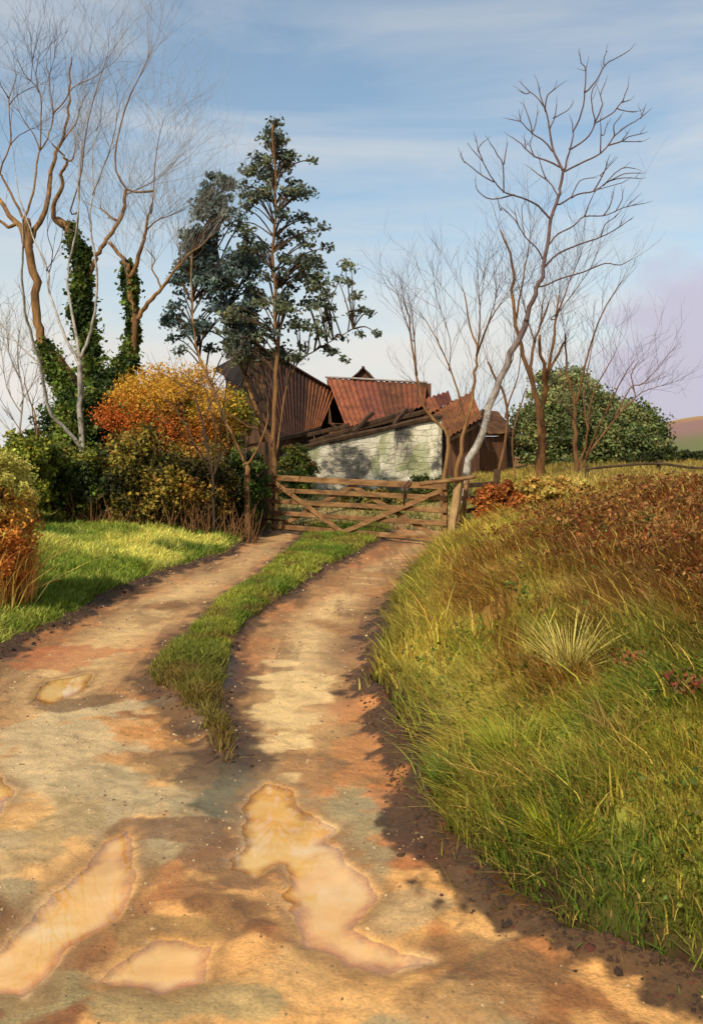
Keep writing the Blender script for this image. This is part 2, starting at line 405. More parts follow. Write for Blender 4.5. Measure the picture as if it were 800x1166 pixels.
# colour of the turf and earth at a place (own colour, not light)
GREEN = np.array(lin(150, 144, 52)); YELL = np.array(lin(206, 182, 80)); STRAW = np.array(lin(176, 142, 76))
BROWN = np.array(lin(116, 76, 32)); RUSSET = np.array(lin(106, 56, 24)); DKGREEN = np.array(lin(62, 90, 28)); DIRT = np.array(lin(70, 42, 22))
def turf_col(x, y):
    x = np.asarray(x, dtype=float); y = np.asarray(y, dtype=float)
    dr = x - xr(y); n = fbm(x * .9, y * .7, 51); n2 = fbm(x * 2.3, y * 1.7, 57); n3 = fbm(x * .5 + 4, y * .45, 61)
    c = mixc(GREEN, YELL, sstep(.32, .62, n) * (.6 + .4 * sstep(3.2, 5.0, y)))
    # the upper bank is dead bracken brown, more so to the right
    t = sstep(.0, .95, dr - .10 * y - .12 + (n3 - .5) * 1.5)
    c = mixc(c, BROWN * 1.25, t * (.92 - .25 * (1 - sstep(3.5, 5.5, y))))
    c = mixc(c, BROWN * 1.35, sstep(.45, .55, fbm(x * 1.9 + 1, y * 1.6, 69)) * sstep(.3, .7, dr) * .85)
    c = mixc(c, DKGREEN * 1.5, sstep(.52, .62, fbm(x * 1.5 + 11, y * 1.9, 67)) * (1 - sstep(4, 6, y)) * .5)
    c = mixc(c, RUSSET, sstep(.44, .6, n2) * t * .9)
    c = mixc(c, RUSSET * 1.1, sstep(1.1, 2.4, dr) * sstep(3.5, 5, y) * .65)
    c = mixc(c, STRAW, sstep(.58, .72, fbm(x * 1.4 + 7, y * 1.2, 71)) * .55 * sstep(.6, 1.6, dr))
    c = mixc(c, DKGREEN, (1 - sstep(.05, .6, dr + (n2 - .5) * .5)) * .6)
    c = mixc(c, YELL * 1.08, sstep(10, 14, y) * (1 - sstep(2.0, 3.5, dr)) * .6)
    dl = xl(y) - x
    lv = mixc(np.array(lin(124, 138, 48)), np.array(lin(206, 198, 98)), sstep(.36, .58, fbm(x * .7, y * .7, 77)))
    lv = mixc(lv, np.array(lin(70, 98, 30)), sstep(.54, .68, fbm(x * 1.1 + 3, y * .9, 79)) * .8)
    lv = mixc(lv, np.array(lin(84, 78, 34)), sstep(2.6, 4.2, dl) * .6)
    c = np.where((dl > 0)[..., None], lv, c)
    yard = mixc(np.array(lin(132, 118, 58)), np.array(lin(86, 84, 36)), sstep(.4, .6, n2))
    yd = sstep(16.2, 18, y) * (1 - sstep(.3, 1.6, dr)) * (1 - sstep(1.5, 3, dl))
    c = mixc(c, yard, yd)
    fr = sstep(40, 80, np.hypot(x, y))
    return mixc(c, np.array(lin(104, 112, 56)), fr)

def axis(segs):
    out = []
    for a, b, d in segs:
        out += list(np.arange(a, b, d))
    out.append(segs[-1][1]); return np.array(out)

def grid_mesh(name, X, Y, Z, mat, col):
    ny, nx = X.shape
    v = np.stack([X, Y, Z], -1).reshape(-1, 3)
    i = np.arange(ny * nx).reshape(ny, nx)
    f = np.stack([i[:-1, :-1], i[:-1, 1:], i[1:, 1:], i[1:, :-1]], -1).reshape(-1, 4)
    return np_mesh(name, v, f, 4, mat, None, col.reshape(-1, col.shape[-1]), True)

gx = axis([(-900, -100, 60), (-100, -20, 8), (-20, -7, .8), (-7, 9, .08), (9, 24, .8), (24, 100, 8), (100, 900, 60)])
gy = axis([(-300, -20, 20), (-20, 0, 1), (0, 18, .08), (18, 34, .4), (34, 100, 5), (100, 1500, 60)])
X, Y = np.meshgrid(gx, gy)
Z = hbase(X, Y)
inn = (X > xl(Y) + .03) & (X < xr(Y) - .03) & (Y > -30) & (Y < 25)
Z = np.where(inn, -.16 + .42 * sstep(16.5, 25, Y), Z)
colg = turf_col(X, Y) * .95
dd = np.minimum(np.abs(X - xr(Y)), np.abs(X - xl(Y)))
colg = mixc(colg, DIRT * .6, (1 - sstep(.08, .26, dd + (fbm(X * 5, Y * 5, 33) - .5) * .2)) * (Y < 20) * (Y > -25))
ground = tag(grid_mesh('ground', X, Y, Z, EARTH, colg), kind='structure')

# the track: one strip from bank to bank
ty = np.concatenate([np.arange(-30, 2, .5), np.arange(2, 5, .012), np.arange(5, 9, .025), np.arange(9, 25.01, .1)])
tu = np.linspace(0, 1, 270)
U, TY = np.meshgrid(tu, ty)
TX = xl(TY) + (xr(TY) - xl(TY)) * U
TZ = track_h(TX, TY)
OCH = np.array(lin(158, 112, 64)); PALE = np.array(lin(218, 180, 120)); ORNG = np.array(lin(178, 106, 50)); GREY = np.array(lin(158, 136, 94))
DKB = np.array(lin(84, 54, 26)); RED = np.array(lin(100, 48, 26))
def blob(x, y, px, py, rx, ry):
    """a patch on the ground, centre and size given where it lies"""
    cx, cy = G(px, py); sx = rx / F * cy
    y0 = G(px, py + ry)[1]; y1 = G(px, py - ry)[1]; sy = (y1 - y0) / 2
    q = ((x - cx) / sx) ** 2 + ((y - cy) / sy) ** 2
    return 1 - sstep(.78, 1.10, np.sqrt(q) + (fbm(x * 3.4 + px * .1, y * 4.2 + py * .1, 83, 6) - .5) * 3.0)
def track_col(x, y):
    n = fbm(x * 1.6, y * 1.1, 101, 5); n2 = fbm(x * 3.2, y * 1.5, 107, 5); n3 = fbm(x * .9 + 2, y * .8, 111, 5)
    c = mixc(OCH, ORNG, sstep(.50, .58, n) * .5)
    c = mixc(c, DKB * 1.2, sstep(.48, .64, n2) * .6)
    c = mixc(c, DKB * 1.5, sstep(.54, .58, fbm(x * 2.4, y * 4.2, 137, 6)) * .35)
    rL = np.exp(-((x - (.45 * xl(y) + .55 * ml(y))) / .33) ** 2); rR = np.exp(-((x - (.5 * xr(y) + .5 * mr(y))) / .24) ** 2)
    c = mixc(c, PALE, np.clip(rL + rR, 0, 1) * .75 * sstep(4.0, 6, y) * (1 - .55 * sstep(9, 13, y)) * sstep(.25, .5, n + .1))
    st = fbm(x * 9, y * .9 + x * .6, 151, 5)
    c = mixc(c, DKB * 1.4, sstep(.55, .66, st) * .45 * sstep(.06, .3, np.abs(x - (.5 * xl(y) + .5 * ml(y)))) * sstep(4.5, 6.5, y))
    near = 1 - sstep(3.6, 5.2, y)
    tv = fbm(x * 1.5, y * 7, 157, 6)
    c = mixc(c, DKB * 1.6, sstep(.54, .62, tv) * .5 * near)
    c = mixc(c, GREY, near * sstep(.42, .47, n3) * .85)
    c = mixc(c, np.array(lin(232, 172, 98)), near * sstep(.49, .54, fbm(x * 1.8 + 5, y * 1.9, 119, 6)) * .7)
    for (px, py, rx, ry, col, k) in [
        (60, 860, 110, 60, lin(190, 164, 118), .8), (140, 930, 140, 46, lin(168, 144, 102), .8), (420, 930, 60, 60, lin(154, 134, 92), .85),
        (60, 1130, 100, 40, lin(164, 144, 94), .85), (430, 1040, 60, 34, lin(176, 148, 104), .7), (250, 1140, 160, 30, lin(160, 138, 90), .8),
        (40, 970, 60, 50, lin(172, 142, 92), .8), (470, 870, 40, 90, lin(176, 108, 56), .75), (420, 800, 40, 50, lin(190, 124, 66), .6),
        (60, 745, 60, 16, lin(176, 98, 50), .6), (170, 830, 60, 24, lin(200, 138, 70), .7), (215, 880, 52, 24, lin(112, 84, 48), .6),
        (215, 945, 56, 20, lin(108, 68, 34), .7), (270, 985, 50, 24, lin(128, 90, 56), .75), (260, 1040, 70, 24, lin(108, 72, 36), .75),
        (310, 1070, 34, 18, lin(150, 92, 44), .7), (200, 1060, 70, 16, lin(122, 96, 50), .7), (270, 905, 30, 30, lin(98, 92, 66), .8),
        (400, 665, 60, 14, lin(150, 100, 50), .6), (520, 1090, 80, 40, lin(132, 96, 56), .7), (560, 1010, 30, 40, lin(90, 50, 28), .7),
        (90, 800, 40, 8, lin(116, 86, 52), .8), (330, 800, 40, 50, lin(226, 190, 128), .7), (560, 1150, 130, 22, lin(164, 122, 72), .7)]:
        c = mixc(c, np.array(col), blob(x, y, px, py, rx, ry) * k)
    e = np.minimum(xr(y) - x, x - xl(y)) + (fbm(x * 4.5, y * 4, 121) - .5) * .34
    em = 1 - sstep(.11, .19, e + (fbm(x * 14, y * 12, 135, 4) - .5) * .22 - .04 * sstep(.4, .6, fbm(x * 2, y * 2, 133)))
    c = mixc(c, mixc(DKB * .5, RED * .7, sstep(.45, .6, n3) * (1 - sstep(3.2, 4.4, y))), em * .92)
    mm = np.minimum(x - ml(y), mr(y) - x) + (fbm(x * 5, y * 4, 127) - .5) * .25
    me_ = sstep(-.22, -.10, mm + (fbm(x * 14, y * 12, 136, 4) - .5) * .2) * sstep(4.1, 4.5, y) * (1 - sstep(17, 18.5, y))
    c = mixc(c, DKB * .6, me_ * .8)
    sd = pud_sd(x, y)
    c = mixc(c, np.array(lin(140, 102, 58)), (1 - sstep(.03, .13, sd + (fbm(x * 9, y * 9, 44) - .5) * .08)) * .65)
    silt = mixc(np.array(lin(244, 182, 104)), np.array(lin(252, 208, 146)), sstep(.4, .6, fbm(x * 3, y * 2.5, 141, 5)))
    silt = mixc(silt, np.array(lin(196, 140, 72)), sstep(.56, .66, fbm(x * 4.4, y * 4, 147, 5)) * .6)
    c = mixc(c, silt * 1.15, (1 - sstep(-.04, .05, sd)) * .85)
    c = mixc(c, np.array(lin(150, 132, 72)), sstep(17, 20, y) * .8)
    wet = sstep(.42, .50, fbm(x * .9 + 2, y * .8, 111, 5)) * (1 - sstep(3.8, 5.4, y))
    wet = np.maximum(wet, 1 - sstep(.02, .16, sd)); wet = np.maximum(wet, .7 * sstep(.5, .58, fbm(x * 1.3 + 8, y * 1.1, 163, 5)) * (1 - sstep(6, 9, y)))
    return np.concatenate([c, (1 - wet)[..., None]], -1)
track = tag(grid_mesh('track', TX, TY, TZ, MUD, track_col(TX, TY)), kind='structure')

def puddle(P, lvl):
    x0, y0 = P.min(0) - .12; x1, y1 = P.max(0) + .12
    X_, Y_ = np.meshgrid(np.linspace(x0, x1, int((x1 - x0) / .012) + 2), np.linspace(y0, y1, int((y1 - y0) / .012) + 2))
    sd = sdpoly(X_, Y_, P) + (fbm(X_ * 7, Y_ * 7, 40) - .5) * .10
    dep = lvl - track_h(X_, Y_)
    ok = (sd < .09); ny, nx = X_.shape
    idx = np.arange(ny * nx).reshape(ny, nx)
    q = ok[:-1, :-1] & ok[1:, :-1] & ok[:-1, 1:] & ok[1:, 1:]
    f = np.stack([idx[:-1, :-1], idx[:-1, 1:], idx[1:, 1:], idx[1:, :-1]], -1)[q]
    used, inv = np.unique(f, return_inverse=True)
    V = np.stack([X_, Y_, np.full_like(X_, lvl)], -1).reshape(-1, 3)[used]
    d = sstep(.001, .026, dep).reshape(-1)[used]
    tag(np_mesh('puddle', V, inv.reshape(-1, 4), 4, WATER, None, np.repeat(d[:, None], 3, 1), True), kind='structure')
for i, P in enumerate(PUDW): puddle(P, -.004 + .0006 * i)

# far hills
def hill(name, pts, Y0, depth, cfun, step=6):
    """a rolling ridge: pts are (x, crest height)"""
    xs = np.arange(pts[0][0], pts[-1][0], step); v = np.linspace(0, 1, 24)
    Xh, V = np.meshgrid(xs, v)
    crest = np.interp(xs, [p[0] for p in pts], [p[1] for p in pts])[None, :]
    Zh = crest * np.sin(V * math.pi) ** .8 + (fbm(Xh * .03, V * 6, 5) - .5) * crest * .25 - 1.0
    Yh = Y0 + V * depth + (fbm(Xh * .01, V * 0, 6) - .5) * 40
    return tag(grid_mesh(name, Xh, Yh, Zh, EARTH, cfun(Xh, Yh, V)), kind='structure')
hill('hill', [(-700, 2), (-300, 7), (-120, 4), (60, 7), (110, 10), (152, 18), (185, 23), (260, 24), (420, 18), (700, 4)], 330, 220,
     lambda x, y, v: mixc(mixc(np.array(lin(128, 96, 92)), np.array(lin(156, 122, 72)), sstep(.3, .6, v + (fbm(x * .02, v * 5, 9) - .5))), np.array(lin(98, 100, 62)), (1 - sstep(.1, .25, v))))

# ------------------------------------------------------------------ leaves and blades
def leaves(name, P, size, cols, mat, parent=None, aspect=.55, up=None, jitter=.35):
    """P: (n,3) leaf places; each leaf a folded four-cornered face pair"""
    n = len(P)
    d = RNG.normal(size=(n, 3))
    if up is not None: d += np.array(up)
    d /= np.linalg.norm(d, axis=1)[:, None]
    r = RNG.normal(size=(n, 3)); s = np.cross(d, r); s /= np.linalg.norm(s, axis=1)[:, None]
    nn = np.cross(d, s)
    L = (size * (1 + jitter * RNG.normal(size=n)).clip(.4, 2))[:, None]
    a = P - d * L * .5; t = P + d * L * .5
    l = P + s * L * aspect * .5 + nn * L * .12; r_ = P - s * L * aspect * .5 + nn * L * .12
    v = np.stack([a, l, t, r_], 1).reshape(-1, 3)
    i = np.arange(n)[:, None] * 4
    f = np.concatenate([i + np.array([[0, 1, 2]]), i + np.array([[0, 2, 3]])], 0)
    c = np.repeat(cols, 4, axis=0)
    return np_mesh(name, v, f, 3, mat, parent, c)

def vary(base, n, amt=.3, hue=.12):
    base = np.asarray(base)
    k = np.exp(RNG.normal(0, amt, size=(n, 1))); h = np.exp(RNG.normal(0, hue, size=(n, 3)))
    return base * k * h

def pick(cols, n, w=None):
    idx = RNG.choice(len(cols), size=n, p=w); return np.asarray(cols)[idx]

def ball(n, bias=.5):
    d = RNG.normal(size=(n, 3)); d /= np.linalg.norm(d, axis=1)[:, None]
    return d * (RNG.random((n, 1)) ** bias)

def blades(name, R, length, width, cols, lean, mat, parent=None, curve=.6):
    """R (n,3) roots; lean (n,2) sideways reach relative to length"""
    n = len(R)
    length = length[:, None]
    az = RNG.random(n) * 2 * math.pi
    side = np.stack([np.cos(az), np.sin(az), np.zeros(n)], 1) * (width[:, None] * .5)
    ln = np.concatenate([lean, np.zeros((n, 1))], 1)
    upv = np.sqrt(np.clip(1 - (lean ** 2).sum(1) * .6, .12, 1))[:, None]
    def at(t): return R + ln * length * (t ** (1 + curve)) + np.array([0, 0, 1]) * upv * length * (t - .35 * curve * t * t)
    p0, p1, p2, p3 = at(0.), at(.4), at(.75), at(1.)
    v = np.stack([p0 - side, p0 + side, p1 - side * .85, p1 + side * .85, p2 - side * .5, p2 + side * .5, p3], 1).reshape(-1, 3)
    i = np.arange(n)[:, None] * 7
    f = np.concatenate([i + np.array([[0, 1, 3]]), i + np.array([[0, 3, 2]]), i + np.array([[2, 3, 5]]), i + np.array([[2, 5, 4]]), i + np.array([[4, 5, 6]])], 0)
    c = np.repeat(cols, 7, axis=0)
    return np_mesh(name, v, f, 3, mat, parent, c)

def scatter(n, x0, x1, y0, y1, near=2.0):
    """denser towards the near end"""
    u = RNG.random(n); y = (y0 ** (1 - near) + u * (y1 ** (1 - near) - y0 ** (1 - near))) ** (1 / (1 - near)) if near != 1 else y0 * (y1 / y0) ** u
    return x0 + RNG.random(n) * (x1 - x0), y

# bank grass
def bank_grass():
    y0 = 1.6
    n = 290000
    u = RNG.random(n); y = y0 * (16.5 / y0) ** u
    dr = RNG.random(n) ** 1.25 * (1.2 + .55 * y).clip(0, 7.5)
    x = xr(y) + dr + .03 - .22 * (RNG.random(n) < .03) * RNG.random(n)
    dens = fbm(x * 2.2, y * 2.2, 201)
    keep = RNG.random(n) < (.3 + .75 * sstep(.3, .6, dens)) * (.4 + .6 * sstep(.02, .16, dr)) * (.75 + .5 * (y < 4.5))
    x, y, dr = x[keep], y[keep], dr[keep]; n = len(x)
    R = np.stack([x, y, ground_h(x, y) - .015], 1)
    c = turf_col(x, y)
    brown = sstep(.7, 2.1, dr + (fbm(x * .5 + 4, y * .45, 61) - .5) * 2.0)
    L = (.10 + .15 * fbm(x * 1.2, y * 1.2, 207) ** 1.2 + .09 * RNG.random(n)) * (1 - .5 * brown)
    L *= (.75 + .5 * sstep(.45, .65, fbm(x * 1.7, y * 1.7, 205))) * (.50 + .45 * sstep(2.5, 6, y))
    sw = (fbm(x * .9, y * .9, 209) - .5) * 4.5; L = L * np.exp(RNG.normal(0, .3, n))
    lean = np.stack([-.55 - .35 * sw, -.30 + .5 * (fbm(x * .9, y * .9, 211) - .5)], 1) + RNG.normal(0, .28, (n, 2))
    lean *= (1 - .35 * brown)[:, None]
    wd = (.003 + .0009 * y) * (.6 + 1.1 * RNG.random(n) ** 2)
    cols = c * np.exp(RNG.normal(0, .28, (n, 1))) * np.exp(RNG.normal(0, .10, (n, 3)))
    st = RNG.random(n) < .10
    cols[st] = STRAW * np.exp(RNG.normal(0, .25, (st.sum(), 1))) * 1.15
    ye = RNG.random(n) < .05
    cols[ye] = YELL * 1.2
    return tag(blades('bank_grass', R, L, wd, cols, lean, GRASS), kind='stuff')
bank_grass()

def bank_bracken():
    """low dead bracken and dock crumbs among the upper grass"""
    n = 90000
    u = RNG.random(n); y = 3.2 * (16 / 3.2) ** u
    dr = .8 + RNG.random(n) * (.8 + .5 * y).clip(0, 7)
    x = xr(y) + dr
    k = RNG.random(n) < sstep(.42, .62, fbm(x * 1.5, y * 1.5, 231)) * sstep(.6, 1.8, dr + (fbm(x * .5 + 4, y * .45, 61) - .5) * 2.0)
    x, y = x[k], y[k]; n = len(x)
    P = np.stack([x, y, hbase(x, y) + RNG.random(n) ** 1.5 * .16], 1)
    c = pick([RUSSET, BROWN, BROWN * 1.5, lin(120, 90, 40), lin(82, 50, 22), lin(150, 112, 60)], n)
    return tag(leaves('dead_bracken', P, .012 + .0035 * y, vary(c, n, .25, .1), LEAFDRY, up=(0, 0, .4)), kind='stuff')
bank_bracken()

def bank_weeds():
    """broad low leaves among the grass"""
    P = []; S = []
    for i in range(700):
        y = 2.3 * (9 / 2.3) ** random.random(); d = .05 + random.random() ** 1.3 * (.9 + .4 * y); x = float(xr(np.array([y]))[0]) + d
        m = random.randrange(5, 12); r = random.uniform(.02, .06)
        a = RNG.random(m) * 6.28
        P.append(np.stack([x + np.cos(a) * r, y + np.sin(a) * r, RNG.random(m) * .07], 1)); S.append(np.full(m, random.uniform(.010, .026) * (.6 + .12 * y)))
    P = np.concatenate(P); S = np.concatenate(S); n = len(P)
    P[:, 2] += hbase(P[:, 0], P[:, 1]) + .015
    c = pick([lin(84, 104, 36), lin(112, 118, 46), lin(76, 92, 34), lin(66, 88, 34), lin(110, 96, 42)], n)
    return tag(leaves('bank_weeds', P, S, vary(c, n, .25, .1), GRASS, aspect=.7, up=(0, 0, .2)), kind='stuff')
bank_weeds()

def field_grass():
    n = 42000
    x = 1.4 + RNG.random(n) * 14; y = 13 + RNG.random(n) * 16
    k = (x > xr(y) + .4); x, y = x[k], y[k]; n = len(x)
    R = np.stack([x, y, hbase(x, y) - .03], 1)
    c = mixc(np.array(lin(186, 164, 88)), np.array(lin(138, 122, 50)), fbm(x, y, 241))
    c = c * np.exp(RNG.normal(0, .3, (n, 1)))
    return tag(blades('field_grass', R, .14 + .22 * RNG.random(n) * fbm(x, y, 243), np.full(n, .02), c, RNG.normal(-.2, .35, (n, 2)), GRASS), kind='stuff')
field_grass()

def verge_grass():
    n = 90000
    u = RNG.random(n); y = 5.5 * (17.5 / 5.5) ** u
    dl = RNG.random(n) ** 1.2 * 5.0
    x = xl(y) - dl + .02
    R = np.stack([x, y, hbase(x, y) - .015], 1)
    c = turf_col(x, y)
    L = .05 + .07 * fbm(x * 1.5, y * 1.5, 251) + .05 * RNG.random(n)
    L *= 1 + .8 * sstep(.55, .7, fbm(x * 2.2, y * 2.2, 257))
    cols = c * np.exp(RNG.normal(0, .26, (n, 1))) * np.exp(RNG.normal(0, .08, (n, 3)))
    return tag(blades('verge_grass', R, L, (.004 + .0009 * y) * (.7 + .6 * RNG.random(n)), cols, RNG.normal(0, .4, (n, 2)) + np.array([.15, -.1]), GRASS), kind='stuff')
verge_grass()

def mid_grass():
    n = 70000
    u = RNG.random(n); y = 4.3 * (18 / 4.3) ** u
    a, b = ml(y) - .04, mr(y) + .04; x = a + (b - a) * RNG.random(n)
    k = RNG.random(n) < midmask(x + (fbm(x * 6, y * 5, 262) - .5) * .26, y, .10) * sstep(4.2, 6.4, y) * (.2 + sstep(.35, .55, fbm(x * 3, y * 2.2, 261))); x, y = x[k], y[k]; n = len(x)
    R = np.stack([x, y, track_h(x, y) - .01], 1)
    c = mixc(np.array(lin(96, 116, 36)), np.array(lin(146, 146, 54)), sstep(.35, .65, fbm(x * 1.5, y * 1.2, 263)))
    c = mixc(c, np.array(lin(112, 96, 42)), .9 * (1 - sstep(5.0, 8, y)))
    c = mixc(c, np.array(lin(120, 92, 46)), .6 * sstep(.5, .62, fbm(x * 2.5, y * 2, 267)))
    L = .04 + .06 * fbm(x * 2, y * 2, 265) + .04 * RNG.random(n)
    cols = c * np.exp(RNG.normal(0, .28, (n, 1)))
    return tag(blades('track_grass', R, L, (.003 + .0009 * y) * (.7 + .6 * RNG.random(n)), cols, RNG.normal(0, .45, (n, 2)), GRASS), kind='stuff')
mid_grass()

def yard_grass():
    n = 22000
    x = -6 + RNG.random(n) * 10; y = 17.5 + RNG.random(n) * 9
    k = (x < xr(y) + .6) & (RNG.random(n) < .3 + sstep(.4, .6, fbm(x, y, 271))); x, y = x[k], y[k]; n = len(x)
    R = np.stack([x, y, ground_h(x, y) - .02], 1)
    c = mixc(np.array(lin(138, 130, 60)), np.array(lin(74, 80, 30)), sstep(.36, .6, fbm(x * .9, y * .9, 273))) * np.exp(RNG.normal(0, .28, (n, 1)))
    return tag(blades('yard_grass', R, .06 + .14 * RNG.random(n), np.full(n, .02), c, RNG.normal(0, .4, (n, 2)), GRASS), kind='stuff')
yard_grass()

def gravel():
    N = 7000
    y = 2.2 * (14 / 2.2) ** RNG.random(N); u = RNG.random(N); x = xl(y) + (xr(y) - xl(y)) * u
    k = (pud_sd(x, y) > .03) & (RNG.random(N) < .25 + sstep(.42, .6, fbm(x * 2, y * 2, 281))); x, y = x[k], y[k]; N = len(x)
    sz = (.0022 + .005 * RNG.random(N) ** 3) * (.7 + .16 * y)
    z = track_h(x, y)
    base = np.array([(1, 0, 0), (.5, .87, 0), (-.5, .87, 0), (-1, 0, 0), (-.5, -.87, 0), (.5, -.87, 0), (.45, .3, .6), (-.4, .35, .62), (-.05, -.5, .55)])
    f = np.array([(0, 1, 6), (1, 7, 6), (1, 2, 7), (2, 3, 7), (3, 4, 8), (3, 8, 7), (4, 5, 8), (5, 0, 6), (5, 6, 8), (6, 7, 8)])
    V = base[None] * sz[:, None, None] * RNG.uniform(.65, 1.35, (N, 9, 3)); a = RNG.random(N) * 6.28
    X_ = V[..., 0] * np.cos(a)[:, None] - V[..., 1] * np.sin(a)[:, None]; Y_ = V[..., 0] * np.sin(a)[:, None] + V[..., 1] * np.cos(a)[:, None]
    V = np.stack([X_ + x[:, None], Y_ + y[:, None], V[..., 2] + z[:, None] - .0006], -1).reshape(-1, 3)
    Fa = (np.arange(N)[:, None, None] * 9 + f[None]).reshape(-1, 3)
    c = vary(pick([lin(176, 150, 110), lin(150, 122, 86), lin(128, 104, 78), lin(190, 160, 118), lin(110, 84, 58)], N), N, .15, .04)
    return tag(np_mesh('gravel', V, Fa, 3, MUD, None, np.repeat(c, 9, 0)), kind='stuff')
gravel()

def clods():
    """crumbs of dark earth along the edges of the track"""
    tv = []; tf = []; tc = []; b = 0
    phi = (1 + 5 ** .5) / 2
    iv = np.array([(-1, phi, 0), (1, phi, 0), (-1, -phi, 0), (1, -phi, 0), (0, -1, phi), (0, 1, phi), (0, -1, -phi), (0, 1, -phi), (phi, 0, -1), (phi, 0, 1), (-phi, 0, -1), (-phi, 0, 1)]) / 1.9
    it = np.array([(0, 11, 5), (0, 5, 1), (0, 1, 7), (0, 7, 10), (0, 10, 11), (1, 5, 9), (5, 11, 4), (11, 10, 2), (10, 7, 6), (7, 1, 8), (3, 9, 4), (3, 4, 2), (3, 2, 6), (3, 6, 8), (3, 8, 9), (4, 9, 5), (2, 4, 11), (6, 2, 10), (8, 6, 7), (9, 8, 1)])
    N = 8000; todo = []
    for i in range(N):
        y = 2.3 * (16.5 / 2.3) ** random.random(); w = random.random()
        if w < .55: x = float(xr(y)) - abs(random.gauss(0, .09)) + .04
        elif w < .8: x = float(xl(y)) + abs(random.gauss(0, .11)) - .04
        else:
            if y < 4.4: continue
            x = float(mr(y) if random.random() < .7 else ml(y)) + random.gauss(0, .06)
        s = random.uniform(.003, .013) * (2.2 if random.random() < .08 else 1) * (.6 + .09 * y)
        todo.append((x, y, s))
    todo = [q for q, k in zip(todo, pud_sd(np.array([q[0] for q in todo]), np.array([q[1] for q in todo])) > .06) if k]
    td = np.array(todo); H = ground_h(td[:, 0], td[:, 1])
    for (x, y, s), hz in zip(todo, H):
        v = iv * s * np.array([1, 1, .7]) * RNG.uniform(.6, 1.35, (12, 1)) + np.array([x, y, hz - s * .15])
        tv.append(v); tf.append(it + b); b += 12
        c = DKB * random.uniform(.35, .9) if random.random() < .9 else RED * .8
        tc.append(np.repeat(np.array(c)[None], 12, 0))
    return tag(np_mesh('mud_clods', np.concatenate(tv), np.concatenate(tf), 3, MUD, None, np.concatenate(tc), True), kind='stuff')
clods()

# ------------------------------------------------------------------ trees
def smooth(pts, k=3):
    out = []
    n = len(pts)
    for i in range(n - 1):
        p0 = pts[max(i - 1, 0)]; p1 = pts[i]; p2 = pts[i + 1]; p3 = pts[min(i + 2, n - 1)]
        for j in range(k):
            t = j / k
            out.append(.5 * ((2 * p1) + (p2 - p0) * t + (2 * p0 - 5 * p1 + 4 * p2 - p3) * t * t + (3 * p1 - p0 - 3 * p2 + p3) * t ** 3))
    out.append(pts[-1].copy()); return out

Z1 = lambda L: [(x / 2.667, y / 2.667) for x, y in L]
Z2 = lambda L: [(x / 2.667, 250 + y / 2.667) for x, y in L]
Z3 = lambda L: [(180 + x / 2.667, 120 + y / 2.667) for x, y in L]
Z4 = lambda L: [(230 + x / 2.667, 370 + y / 2.667) for x, y in L]
Z5 = lambda L: [(430 + x / 2.162, 280 + y / 2.162) for x, y in L]
Z6 = lambda L: [(500 + x / 2.667, 30 + y / 2.667) for x, y in L]

def twig_spray(mb, p, d, L, r, depth):
    """a thin twig that forks"""
    pts = [p.copy()]; q = p.copy(); dd = d.normalized()
    for i in range(3):
        dd = (dd + Vector((random.gauss(0, .16), random.gauss(0, .16), random.gauss(.08, .12)))).normalized()
        q = q + dd * L / 3; pts.append(q.copy())
        if depth > 0 and random.random() < .85:
            a = (dd + Vector((random.gauss(0, .5), random.gauss(0, .5), random.gauss(.1, .3)))).normalized()
            twig_spray(mb, q, a, L * random.uniform(.45, .7), r * .65, depth - 1)
    mb.tube(pts, [r, r * .85, r * .65, r * .35], 3, False)

